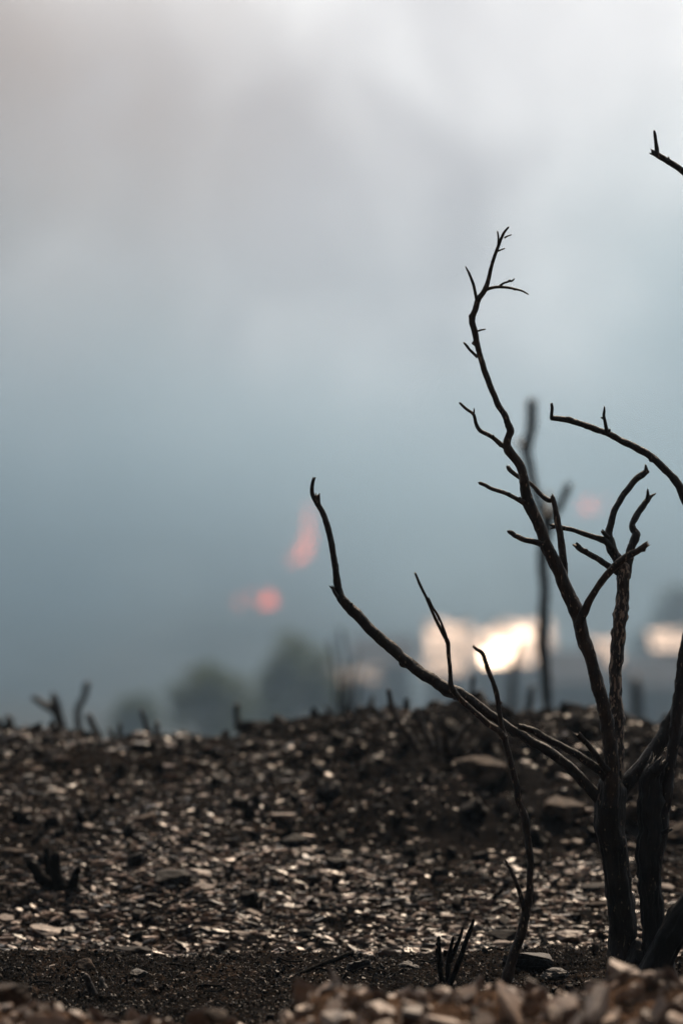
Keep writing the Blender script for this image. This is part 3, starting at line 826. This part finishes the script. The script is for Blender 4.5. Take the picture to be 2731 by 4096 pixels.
bs = empty('blurred_sapling', P(2195, 2990, 6.6))
tag(bs, 'blurred tall forked burnt sapling standing behind the ridge', 'burnt sapling')
bs.location.z = gz(bs.location.x, 6.6)
limb('trunk', [(2200, 3010, 40), (2193, 2880, 36), (2180, 2688, 36), (2171, 2569, 37), (2175, 2450, 36), (2177, 2331, 36), (2171, 2212, 36), (2189, 2117, 36), (2172, 2065, 32), (2156, 2022, 31), (2132, 1939, 30), (2115, 1856, 32), (2105, 1800, 32), (2118, 1740, 34), (2124, 1690, 35), (2127, 1606, 34)], 6.6, 6.7, M_COAL, bs, 'broken', seg=12, shrink=1.25)
limb('branch', [(2186, 2120, 34), (2210, 2065, 32), (2239, 2022, 32), (2258, 1980, 32), (2272, 1945, 30)], 6.64, 6.5, M_COAL, bs, 'broken', seg=10)
limb('branch', [(2188, 2110, 26), (2192, 2040, 22), (2193, 1972, 20)], 6.64, 6.8, M_COAL, bs, 'broken', seg=10)
limb('branch', [(2106, 1815, 26), (2088, 1790, 24), (2064, 1762, 20)], 6.68, 6.8, M_COAL, bs, 'broken', seg=10)

fs = empty('fallen_stick', P(1187, 3900, 2.98))
tag(fs, 'charred stick lying slantwise across the ash against a burnt lump', 'fallen stick')
limb('stick', [(1020, 3945, 14), (1080, 3928, 15), (1187, 3900, 16), (1240, 3880, 17), (1295, 3856, 18), (1360, 3832, 18), (1412, 3812, 17)], 2.96, 3.05, M_DULL, fs, 'broken', seg=10, rough=0.15)
limb('twig', [(1395, 3818, 12), (1412, 3826, 10), (1432, 3850, 8)], 3.05, 3.04, M_DULL, fs, 'broken', seg=8)


# ------------------------------------------------------------------ rocks one can count
def rock_mesh(w, dp, h, seed, cuts=9, flat=False):
    """angular broken stone: a lump trimmed by random planes; base sits at z = 0"""
    rnd = random.Random(seed)
    bm = bmesh.new()
    pts = []
    for i in range(26):
        a = rnd.uniform(0, 6.283); e = rnd.uniform(-1, 1)
        rr = math.sqrt(max(0, 1 - e * e))
        q = Vector((math.cos(a) * rr, math.sin(a) * rr, e))
        if flat: q.z = max(-0.8, min(0.8, q.z * 2.2))
        pts.append(bm.verts.new(q * rnd.uniform(0.85, 1.05)))
    res = bmesh.ops.convex_hull(bm, input=pts)
    bmesh.ops.delete(bm, geom=[g_ for g_ in res['geom_interior'] if isinstance(g_, bmesh.types.BMVert)], context='VERTS')
    loose = [q for q in bm.verts if not q.link_faces]
    bmesh.ops.delete(bm, geom=loose, context='VERTS')
    bmesh.ops.subdivide_edges(bm, edges=bm.edges[:], cuts=2, use_grid_fill=True)
    bmesh.ops.triangulate(bm, faces=bm.faces[:])
    bmesh.ops.subdivide_edges(bm, edges=bm.edges[:], cuts=1, use_grid_fill=True)
    off = Vector((seed * 3.1, seed * 1.7, 0))
    for q in bm.verts:
        n_ = noise.noise(q.co * 2.3 + off) * 0.10 + noise.noise(q.co * 6.0 + off) * 0.05
        lay = noise.noise(Vector((q.co.x * 0.8, q.co.y * 0.8, q.co.z * 9)) + off) * 0.07
        q.co *= 1 + n_ + lay
    me = bpy.data.meshes.new('rock')
    lo_ = [min(q.co[i] for q in bm.verts) for i in range(3)]
    hi_ = [max(q.co[i] for q in bm.verts) for i in range(3)]
    for q in bm.verts:
        q.co = Vector(((q.co.x - lo_[0]) / (hi_[0] - lo_[0]) * w - w / 2, (q.co.y - lo_[1]) / (hi_[1] - lo_[1]) * dp - dp / 2, (q.co.z - lo_[2]) / (hi_[2] - lo_[2]) * h))
    bm.normal_update()
    bm.to_mesh(me)
    bm.free()
    return me


def rock(name, label, cat, px0, px1, py0, py1, mat, seed, d=None, flat=False, roll=0.0, depth=1.0, group=None, yaw=None, tilt=0.0):
    """photo box of the stone -> a stone standing on the ground there"""
    cx = 0.5 * (px0 + px1)
    if d is None:
        g_ = on_ground(cx, py1 - 3)
    else:
        q = P(cx, py1, d)
        g_ = Vector((q.x, d, q.z))
    w = (px1 - px0) / FPX * g_.y
    h = (py1 - py0) / FPX * g_.y
    me = rock_mesh(w, w * depth, h * 0.92, seed, flat=flat)
    me.materials.append(mat)
    o = bpy.data.objects.new(name, me)
    COL.objects.link(o)
    o.location = (g_.x, g_.y + w * depth * 0.3, g_.z - 0.12 * h)
    o.rotation_euler = (tilt, roll, 0 if yaw is None else yaw)
    tag(o, label, cat, group)
    return o


rock('rock', 'brown rock lit from above on the dark mound behind the sapling', 'rock', 1805, 2020, 3010, 3135, M_ROCK, 3, roll=0.15, tilt=0.25)
rock('rock', 'wedge shaped brown rock low on the mound left of the trunk', 'rock', 2157, 2357, 3195, 3275, M_ROCK, 5, flat=True, roll=0.12, tilt=0.2)
rock('rock', 'brown rock glimpsed in the gap between the two trunks', 'rock', 2495, 2570, 3195, 3290, M_ROCK, 8, tilt=0.2)
rock('rock', 'small grey angular rock left of the thin sapling on the mound', 'rock', 1960, 2030, 3165, 3255, M_ROCK, 9, roll=0.3)
rock('rock', 'blocky sooty stone half sunk at the foot of the mound', 'rock', 1840, 1950, 3180, 3270, M_SOOT, 10)
rock('rock', 'pale brown slab cut by the right edge of the photo', 'rock', 2655, 2790, 3290, 3370, M_ROCK, 12, flat=True, roll=-0.3)
rock('rock', 'rounded black stone alone in the middle of the gravel', 'rock', 1110, 1232, 3330, 3395, M_SOOT, 14)
rock('rock', 'black stone at left with a pale flake on its right end', 'rock', 610, 775, 3475, 3545, M_SOOT, 15)
rock('flat_stone', 'pale flat flake resting on the right end of the black stone', 'flat stone', 730, 840, 3478, 3516, M_SLATE, 16, flat=True, roll=0.2)
rock('flat_stone', 'long dark flat slab cut by the left edge of the photo', 'flat stone', -60, 116, 3396, 3428, M_ROCK, 17, flat=True, depth=0.5)
rock('rock', 'square charred block in the ash behind the foot of the sapling', 'charred block', 2003, 2207, 3798, 3888, M_COAL, 18, d=3.06, flat=True, depth=0.6, roll=0.10)
rock('charred_lump', 'jagged burnt lump at the upper end of the fallen stick', 'charred lump', 1375, 1490, 3818, 3925, M_COAL, 19, d=3.03)
rock('charred_lump', 'low jagged lump of char left of the five pointed stems', 'charred lump', 1578, 1690, 3838, 3892, M_COAL, 20, d=3.05, roll=0.25)
rock('charred_lump', 'crumbled black lump right of the square charred block', 'charred lump', 2160, 2280, 3868, 3925, M_COAL, 22, d=2.98)
rock('rock', 'angular brown rock in blurred bank at the lower left corner', 'rock', -70, 120, 3925, 4030, M_ROCK, 23, d=2.42, flat=True, roll=-0.1)
rock('rock', 'broad blurred brown rock in the bank below the trunk', 'rock', 2340, 2590, 3920, 4010, M_ROCK, 24, d=2.42, flat=True, roll=0.12, depth=0.6)
rock('rock', 'rounded brown rock in the bank left of the gap', 'rock', 800, 910, 4030, 4096, M_ROCK, 26, d=2.34, roll=0.2)
rock('rock', 'dark angular clod on top of bank in the middle bottom', 'clod', 1390, 1480, 3930, 4010, M_RUBBLE, 27, d=2.45)
rock('flat_stone', 'long pale flake in front of the mound, middle of slope', 'flat stone', 1060, 1195, 3254, 3286, M_SLATE, 28, flat=True, depth=0.6)
rock('flat_stone', 'dark topped slab on the ridge below the tiny stub', 'flat stone', 955, 1085, 2872, 2935, M_SOOT, 29, d=4.75, flat=True, depth=0.7)
rock('flat_stone', 'dark triangular flake pale on top among ash at lower left', 'flat stone', 300, 385, 3822, 3885, M_ROCK, 31, d=3.06, flat=True, tilt=0.7)
rock('flat_stone', 'long dark overhanging slab behind the ash lip, lower left', 'flat stone', 440, 606, 3786, 3818, M_SOOT, 32, d=3.3, flat=True, depth=0.7)
rock('charred_lump', 'round charred lump on the ash above the two leaning stubs', 'charred lump', 515, 590, 3872, 3912, M_COAL, 33, d=2.99)
rock('rock', 'boxy black stone in gravel above the fallen stick', 'rock', 1172, 1268, 3715, 3752, M_SOOT, 34)
rock('rock', 'black stone with pale upper edge right of middle of gravel', 'rock', 1300, 1412, 3430, 3482, M_SOOT, 35, flat=True)
rock('rock', 'black stone in gravel left of the sapling foot', 'rock', 1960, 2080, 3720, 3770, M_SOOT, 36, flat=True)
rock('flat_stone', 'broad pale slab tilted in the gravel left of the trunk', 'flat stone', 2220, 2340, 3722, 3772, M_SLATE, 37, flat=True, roll=0.1)
rock('rock', 'thin dark ledge stone in the gravel touching the trunk', 'rock', 2330, 2450, 3535, 3575, M_SOOT, 38, flat=True)
rock('flat_stone', 'broad pale slate with dark underside at lower left gravel', 'flat stone', 110, 256, 3708, 3752, M_SLATE, 39, flat=True, roll=0.1)
rock('flat_stone', 'long thin pale flake left of middle in lower gravel', 'flat stone', 275, 368, 3648, 3676, M_SLATE, 40, flat=True, roll=0.15)
rock('rock', 'dark bulge of earth on the mound under the curved stems', 'clod', 1260, 1370, 3110, 3215, M_SOOT, 41)

# flat slates strewn on the slope, one object each
GRP = 'flat slates scattered on the gravel'
LBL = 'small tan slate flake lying loose on the gravel slope'
protos = []
for k in range(10):
    me = rock_mesh(1.0, 0.62 + 0.05 * (k % 4), 0.20 + 0.03 * (k % 3), 100 + k, flat=True)
    me.materials.append(M_SLATE if k % 3 else M_ROCK)
    protos.append(me)
first = None
rs = random.Random(5)
n_done = 0
while n_done < 190:
    pxx, pyy = rs.uniform(-20, 2750), 2960 + (3840 - 2960) * rs.random() ** 0.75
    if pyy < 3320 and rs.random() < (0.8 if pxx > 1150 else 0.6): continue
    q = on_ground(pxx, pyy)
    if q.y < 3.24: continue
    if float(fbm(q.x * 5 + 2, q.y * 5, 3)) < -0.13: continue
    sz = min(0.034, math.exp(rs.gauss(math.log(0.0150), 0.36)))
    if first is None:
        o = first = bpy.data.objects.new('slate_flake', protos[0])
        tag(o, LBL, 'slate flake', GRP)
    else:
        o = first.copy()
        o.data = protos[n_done % 10]
    COL.objects.link(o)
    o.location = (q.x, q.y, gz(q.x, q.y) - 0.05 * sz)
    o.scale = (sz, sz, sz)
    o.rotation_euler = (rs.gauss(0.22, 0.14), rs.gauss(0.05, 0.16), rs.uniform(-0.7, 0.7) + (math.pi if rs.random() < .5 else 0) * 0)
    n_done += 1


# broken slate and bits of charred twig lying on the ash shelf
for k in range(26):
    pxx, dd = rs.uniform(20, 2350), rs.uniform(2.78, 3.14)
    xx = (pxx - 1365.5) / FPX * dd
    sz = rs.uniform(0.006, 0.013)
    o = first.copy()
    o.data = protos[(k * 3) % 10]
    o['label'] = 'small broken slate piece lying on the black ash shelf'
    o['group'] = 'slate pieces on the ash shelf'
    COL.objects.link(o)
    o.location = (xx, dd, gz(xx, dd) + 0.001)
    o.scale = (sz, sz, sz)
    o.rotation_euler = (rs.gauss(0.35, 0.25), rs.gauss(0, 0.3), rs.uniform(-1.5, 1.5))
for k in range(16):
    pxx, dd = rs.uniform(60, 2300), rs.uniform(2.80, 3.16)
    xx = (pxx - 1365.5) / FPX * dd
    a, ln_ = rs.uniform(-0.6, 0.6), rs.uniform(0.012, 0.034)
    pts_ = []
    for j in range(4):
        t_ = j / 3 - 0.5
        qx, qy = xx + math.cos(a) * ln_ * t_, dd + math.sin(a) * ln_ * t_
        pts_.append((Vector((qx, qy, float(ground_z(qx, qy)) + 0.0022 + rs.uniform(0, 0.002))), rs.uniform(0.0009, 0.0018)))
    V, F = tube(pts_, 8, 0.2, 'broken')
    e_ = empty('charred_twig', (xx, dd, gz(xx, dd)))
    ob = link_mesh('charred_twig', [q - e_.location for q in V], F, M_DULL)
    ob.location = e_.location
    bpy.data.objects.remove(e_)
    tag(ob, 'short snapped charred twig lying flat on the ash shelf', 'charred twig', 'twig bits on the ash shelf')


# ------------------------------------------------------------------ valley: trees, houses
def tree(label, px, py_top, width_px, d, mat, seed, parent_h=None):
    rnd = random.Random(seed)
    top = P(px, py_top, d)
    gx, gzv = top.x, gz(top.x, d)
    W = width_px / FPX * d
    H = top.z - gzv
    r = empty('tree', (gx, d, gzv))
    tag(r, label, 'tree')
    ch = min(H * 0.8, W * 1.25)          # crown height
    c0 = Vector((gx, d, top.z - ch * 0.5))
    pts = [(Vector((gx + W * .05, d, gzv - 0.1)), 0.05 * W), (Vector((gx, d, gzv + (H - ch) * 0.7)), 0.035 * W), (c0, 0.02 * W)]
    Vt, Ft = [], []
    for k in range(5):
        if k == 0: q = pts
        else:
            a = k * 1.4 + rnd.random()
            q = [(Vector((gx, d, gzv + (H - ch) * 0.8)), 0.02 * W), (c0 + Vector((math.cos(a) * W * 0.28, math.sin(a) * W * 0.28, rnd.uniform(-.1, .25) * ch)), 0.008 * W)]
        V, F = tube(q, 8, 0.08, 'blunt') if False else simple_tube(q, 8)
        b = len(Vt); Vt += V; Ft += [tuple(i + b for i in f_) for f_ in F]
    link_mesh('trunk', Vt, Ft, M_TRUNK, r)
    # leaf clumps through the crown
    n = 46
    cl = []
    for k in range(n):
        a, e = rnd.uniform(0, 6.283), rnd.uniform(-0.9, 1)
        rad = rnd.uniform(0.35, 0.95)
        s_ = math.sqrt(1 - min(1, abs(e)) ** 2)
        cl.append((c0 + Vector((math.cos(a) * s_ * rad * W / 2, math.sin(a) * s_ * rad * W / 2, e * rad * ch / 2)), rnd.uniform(0.10, 0.2) * W))
    rg = np.random.default_rng(seed)
    per = 150
    C = np.repeat(np.array([tuple(c[0]) for c in cl]), per, 0)
    S = np.repeat(np.array([c[1] for c in cl]), per)
    nn = len(C)
    dirs = rg.normal(size=(nn, 3)); dirs /= np.linalg.norm(dirs, axis=1)[:, None]
    ctr = C + dirs * (S * rg.uniform(0.3, 1.0, nn))[:, None]
    t1 = rg.normal(size=(nn, 3)); t1 /= np.linalg.norm(t1, axis=1)[:, None]
    t2 = np.cross(t1, rg.normal(size=(nn, 3))); t2 /= np.linalg.norm(t2, axis=1)[:, None]
    ls = (W * rg.uniform(0.014, 0.026, nn))[:, None]
    V = np.stack([ctr - t1 * ls * 1.6, ctr - t2 * ls * .7, ctr + t1 * ls * 1.6, ctr + t2 * ls * .7], 1).reshape(-1, 3)
    F = np.arange(nn * 4).reshape(-1, 4)
    link_mesh('crown', V, F, mat, r, smooth=False)


def simple_tube(pts, seg=8):
    V, F = [], []
    for i, (q, r) in enumerate(pts):
        for k in range(seg):
            a = 2 * math.pi * k / seg
            V.append(q + Vector((math.cos(a) * r, math.sin(a) * r, 0)))
    for i in range(len(pts) - 1):
        for k in range(seg):
            a, b = i * seg + k, i * seg + (k + 1) % seg
            F.append((a, b, b + seg, a + seg))
    F.append(tuple(range(len(V) - seg, len(V))))
    return V, F


tree('blurred round green tree left of centre beyond the ridge', 815, 2640, 330, 76, M_LEAF, 1)
tree('larger blurred green tree just left of the long low branch', 1190, 2545, 350, 84, M_LEAF, 2)
tree('small dim blurred tree left of the round green tree', 545, 2790, 240, 90, M_LEAF, 3)
tree('dark blurred tree rising at the right edge behind the roofs', 2740, 2320, 400, 190, M_LEAF2, 4)
tree('dim blurred bush low between the two green trees', 1000, 2770, 260, 95, M_LEAF, 6)


def house(label, px0, px1, py_ridge, py_eave, d, roof_m, wall_m, seed, pitch=22.0, uneven=0.03, win=3, new=()):
    """gabled house; the near roof slope faces the camera"""
    cx = P(0.5 * (px0 + px1), py_ridge, d)
    W = (px1 - px0) / FPX * d
    zr = cx.z
    dz = (py_eave - py_ridge) / FPX * d
    dep = dz / math.tan(R(pitch))
    ze = zr - dz
    zg = min(gz(cx.x, d), ze - 2.3)
    r = empty('house', (cx.x, d, zg))
    r.rotation_euler.z = 0
    tag(r, label, 'house')
    hw = W / 2 - 0.35
    y0, y1 = d - dep + 0.4, d + dep - 0.4
    X = cx.x
    zw = ze + 0.4 * math.tan(R(pitch)) - 0.1
    V = [(X - hw, y0, zg), (X + hw, y0, zg), (X + hw, y1, zg), (X - hw, y1, zg), (X - hw, y0, zw), (X + hw, y0, zw), (X + hw, y1, zw), (X - hw, y1, zw), (X - hw, d, zr - 0.14), (X + hw, d, zr - 0.14)]
    F = [(0, 1, 5, 4), (2, 3, 7, 6), (1, 2, 6, 9, 5), (3, 0, 4, 8, 7)]
    link_mesh('wall', V, F, wall_m, r, smooth=False)
    # roof of separate sheets, none lying quite like its neighbour
    rr = random.Random(seed * 77)
    V, F, MI = [], [], []
    ncol = max(4, int(W / 0.75)); nrow = 3
    for side in (-1, 1):
        for i in range(ncol):
            for k in range(nrow):
                xa, xb = X - W / 2 + W * i / ncol, X - W / 2 + W * (i + 1) / ncol
                ta, tb = k / nrow, (k + 1) / nrow + 0.02
                lift = 0.012 * (nrow - k)
                c_ = len(V)
                ju = [rr.gauss(0, uneven) for _ in range(4)]
                dull_ = uneven > 0.04 and rr.random() < 0.28
                m_ = 6
                for j in range(m_ + 1):
                    f_ = j / m_
                    rip = 0.010 * (1 if j % 2 else -1)
                    for (t_, ja, jb) in ((ta, ju[0], ju[1]), (tb, ju[2], ju[3])):
                        V.append((xa + (xb - xa) * f_, d + side * dep * t_, zr - dz * t_ + lift * 0 + rip + ja * (1 - f_) + jb * f_ + (0.02 if k % 2 else 0)))
                for j in range(m_):
                    q0 = c_ + j * 2
                    F.append((q0, q0 + 2, q0 + 3, q0 + 1) if side > 0 else (q0, q0 + 1, q0 + 3, q0 + 2))
                    MI.append(1 if side < 0 and (i, k) in new else 2 if dull_ else 0)
    ro = link_mesh('roof', V, F, roof_m, r, smooth=False, mats=[roof_m, M_TIN, M_DULLTIN], midx=MI)
    so = ro.modifiers.new('thickness', 'SOLIDIFY'); so.thickness = 0.03
    # door and windows on the near wall
    def pane(name, xa, xb, za, zb, m, par, out):
        V = [(xa, y0 - out, za), (xb, y0 - out, za), (xb, y0 - out, zb), (xa, y0 - out, zb), (xa, y0 + .02, za), (xb, y0 + .02, za), (xb, y0 + .02, zb), (xa, y0 + .02, zb)]
        F = [(0, 1, 2, 3), (1, 5, 6, 2), (4, 0, 3, 7), (3, 2, 6, 7), (4, 5, 1, 0)]
        return link_mesh(name, V, F, m, par, smooth=False)
    wh = min(1.2, (zw - zg) * 0.45)
    wz = zg + (zw - zg) * 0.45
    pane('door', X - hw * 0.12 - 0.45, X - hw * 0.12 + 0.45, zg, zg + min(2.0, (zw - zg) * 0.85), M_DOOR, r, 0.04)
    for k in range(win):
        xa = X - hw + (k + 0.5) * 2 * hw / win
        if abs(xa - (X - hw * 0.12)) < 0.95: continue
        fr = pane('window', xa - 0.5, xa + 0.5, wz, wz + wh, M_PLASTER, r, 0.03)
        pane('pane', xa - 0.42, xa + 0.42, wz + .08, wz + wh - .08, M_GLASS, fr, 0.045)
    return r


house('blurred house whose tin roof flashes white in the sun', 1860, 2110, 2525, 2650, 150, M_OLDTIN, M_PLASTER, 1, uneven=0.05, new=((2, 1), (2, 2), (3, 1), (1, 2), (4, 0)))
house('blurred house with pinkish roof behind and above the flashing one', 1960, 2200, 2490, 2580, 170, M_OLDTIN, M_PLASTER, 12, uneven=0.10)
house('blurred house with pinkish tin roof left of the flashing one', 1700, 1880, 2490, 2600, 162, M_OLDTIN, M_PLASTER, 2, uneven=0.10)
house('small blurred pinkish roofed house just below the left pinkish one', 1690, 1850, 2620, 2690, 144, M_OLDTIN, M_GREYWALL, 13, uneven=0.10)
house('low blurred house with dark roof beside the long branch', 1400, 1660, 2550, 2655, 140, M_DARKROOF, M_GREYWALL, 3)
house('long low pale roofed shed in front of the dark roofed house', 1300, 1520, 2672, 2725, 112, M_DULLTIN, M_GREYWALL, 4, uneven=0.09)
house('blurred house with pale tin roof right of the leaning stem', 2350, 2460, 2555, 2650, 146, M_OLDTIN, M_GREYWALL, 5, uneven=0.09)
house('blurred house with pale roof at the right edge', 2590, 2800, 2525, 2590, 158, M_OLDTIN, M_PLASTER, 6, uneven=0.15)
house('blurred dark roofed house between the two upright stems', 2170, 2420, 2600, 2720, 128, M_DARKROOF, M_GREYWALL, 7)
house('low dark roofed house in front of the right edge house', 2480, 2790, 2630, 2740, 122, M_DARKROOF, M_GREYWALL, 8)
house('tiny tin roofed hut shining alone beneath the green trees', 1045, 1075, 2768, 2786, 100, M_TIN, M_GREYWALL, 9, win=1, uneven=0.0)


# ------------------------------------------------------------------ flames on the hillside
def flame_mat(power):
    m, nt, b = new_mat('flame')
    L = nt.links
    tc = N(nt, 'ShaderNodeTexCoord')
    n = N(nt, 'ShaderNodeTexNoise', Scale=0.5, Detail=3.0)
    L.new(tc.outputs['Object'], n.inputs['Vector'])
    r = ramp(nt, [(0.35, (1.0, 0.10, 0.03)), (0.7, (1.0, 0.26, 0.08))])
    L.new(n.outputs['Fac'], r.inputs['Fac'])
    b.inputs['Base Color'].default_value = (0.05, 0.02, 0.01, 1)
    L.new(r.outputs['Color'], b.inputs['Emission Color'])
    b.inputs['Emission Strength'].default_value = power
    return m


M_FLAME, M_FLAME_FAR = flame_mat(2.8), flame_mat(6.5)


def flame(label, tongues, d, mat):
    """tongues: (px, py_foot, py_tip, width px)"""
    V, F = [], []
    seg = 12
    for (px, y0, y1, w, lean) in tongues:
        n = 14
        b = len(V)
        for i in range(n + 1):
            t = i / n
            prof = (math.sin(math.pi * min(1, t * 0.8 + 0.2)) ** 0.8) * (1 - t) ** 0.35
            q = P(px + lean * t + math.sin(t * 9 + px) * w * 0.18 * t, y0 + (y1 - y0) * t, d)
            rr = max(0.02, w * 0.5 / FPX * d * prof)
            for k in range(seg):
                a = 2 * math.pi * k / seg
                wob = 1 + 0.25 * noise.noise(Vector((math.cos(a) + px, math.sin(a), t * 5)))
                V.append(q + Vector((math.cos(a) * rr * wob, math.sin(a) * rr * wob, 0)))
        for i in range(n):
            for k in range(seg):
                a, c = b + i * seg + k, b + i * seg + (k + 1) % seg
                F.append((a, c, c + seg, a + seg))
    o = link_mesh('flame', V, F, mat)
    tag(o, label, 'flame')


flame('tall pink flame glowing through smoke left of the long branch tip', [(1195, 2245, 2180, 44, 4), (1214, 2235, 2130, 48, 6), (1235, 2205, 2080, 36, -4), (1228, 2135, 2050, 22, 4), (1238, 2085, 2010, 14, -3), (1176, 2258, 2215, 30, 0)], 300, M_FLAME_FAR)
flame('round orange flame in the smoke, lowest of the flames', [(1070, 2425, 2362, 52, 2), (1088, 2420, 2372, 36, -3), (1056, 2428, 2388, 36, 2)], 262, M_FLAME)
flame('faint small flame left of the round orange one', [(955, 2425, 2385, 16, 4), (1005, 2400, 2365, 14, 0)], 264, M_FLAME)
flame('faint pink flame in smoke between the right stems', [(2335, 2045, 2000, 36, 6), (2362, 2050, 1985, 34, -6), (2425, 2030, 1995, 18, 0)], 345, M_FLAME_FAR)

# ------------------------------------------------------------------ air
def haze_box(name, lo, hi, color, density, g):
    V = [(x_, y_, z_) for x_ in (lo[0], hi[0]) for y_ in (lo[1], hi[1]) for z_ in (lo[2], hi[2])]
    F = [(0, 1, 3, 2), (4, 6, 7, 5), (0, 4, 5, 1), (2, 3, 7, 6), (0, 2, 6, 4), (1, 5, 7, 3)]
    m = bpy.data.materials.new(name)
    m.use_nodes = True
    nt = m.node_tree
    nt.nodes.clear()
    out = nt.nodes.new('ShaderNodeOutputMaterial')
    pv = nt.nodes.new('ShaderNodeVolumePrincipled')
    pv.inputs['Color'].default_value = (*color, 1)
    pv.inputs['Density'].default_value = density
    pv.inputs['Anisotropy'].default_value = g
    nt.links.new(pv.outputs['Volume'], out.inputs['Volume'])
    o = link_mesh(name, V, F, m, smooth=False)
    return o


hz = haze_box('haze', (-12100, -60, -12), (12100, 3100, 46), (0.44, 0.65, 0.88), 0.0021, 0.25)
tag(hz, 'blue grey smoke haze filling the air over the valley', 'haze', kind='stuff')


def smoke_bank(label, puffs, lo, hi, color, nscale):
    """rolling smoke over the burning hillside: one volume, thick where the puffs are"""
    o = haze_box('smoke', lo, hi, color, 0.0, 0.2)
    nt = o.data.materials[0].node_tree
    L = nt.links
    pv = [n for n in nt.nodes if n.type == 'PRINCIPLED_VOLUME'][0]
    tc = nt.nodes.new('ShaderNodeTexCoord')
    tot = None
    for (c, r, w) in puffs:
        sub = N(nt, 'ShaderNodeVectorMath', operation='SUBTRACT'); sub.inputs[1].default_value = c
        dv = N(nt, 'ShaderNodeVectorMath', operation='DIVIDE'); dv.inputs[1].default_value = r
        dot = N(nt, 'ShaderNodeVectorMath', operation='DOT_PRODUCT')
        L.new(tc.outputs['Object'], sub.inputs[0]); L.new(sub.outputs[0], dv.inputs[0])
        L.new(dv.outputs[0], dot.inputs[0]); L.new(dv.outputs[0], dot.inputs[1])
        ng = N(nt, 'ShaderNodeMath', operation='MULTIPLY'); ng.inputs[1].default_value = -1.0
        ex = N(nt, 'ShaderNodeMath', operation='EXPONENT')
        mu = N(nt, 'ShaderNodeMath', operation='MULTIPLY'); mu.inputs[1].default_value = w
        L.new(dot.outputs['Value'], ng.inputs[0]); L.new(ng.outputs[0], ex.inputs[0]); L.new(ex.outputs[0], mu.inputs[0])
        if tot is None: tot = mu
        else:
            ad = N(nt, 'ShaderNodeMath', operation='ADD')
            L.new(tot.outputs[0], ad.inputs[0]); L.new(mu.outputs[0], ad.inputs[1]); tot = ad
    n = N(nt, 'ShaderNodeTexNoise', Scale=nscale, Detail=3.0, Roughness=0.5)
    L.new(tc.outputs['Object'], n.inputs['Vector'])
    mr = N(nt, 'ShaderNodeMapRange')
    mr.inputs['From Min'].default_value = 0.40; mr.inputs['From Max'].default_value = 0.62
    mr.inputs['To Min'].default_value = 0.04; mr.inputs['To Max'].default_value = 2.3
    L.new(n.outputs['Fac'], mr.inputs['Value'])
    fin = N(nt, 'ShaderNodeMath', operation='MULTIPLY')
    L.new(tot.outputs[0], fin.inputs[0]); L.new(mr.outputs['Result'], fin.inputs[1])
    L.new(fin.outputs[0], pv.inputs['Density'])
    tag(o, label, 'smoke', kind='stuff')


# puffs: centre, radii, peak density
smoke_bank('thick blue grey smoke rolling over the burning hillside', [((0, 390, -4), (170, 120, 30), 0.021), ((55, 285, 0), (62, 60, 17), 0.022), ((-60, 440, 30), (40, 90, 24), 0.008), ((92, 460, 68), (34, 80, 26), 0.016)],
           (-200, 200, -8.5), (200, 640, 100), (0.46, 0.64, 0.77), 0.036)
smoke_bank('dark slate smoke lying low over the ridge at left', [((-66, 300, -3), (44, 80, 15), 0.05)],
           (-160, 160, -8.6), (40, 480, 32), (0.10, 0.18, 0.26), 0.045)
smoke_bank('warm brownish grey smoke drifting high at the upper left', [((-78, 470, 88), (48, 90, 52), 0.013), ((-70, 470, 30), (30, 80, 20), 0.006)],
           (-190, 230, -8.7), (30, 660, 150), (0.60, 0.56, 0.57), 0.035)
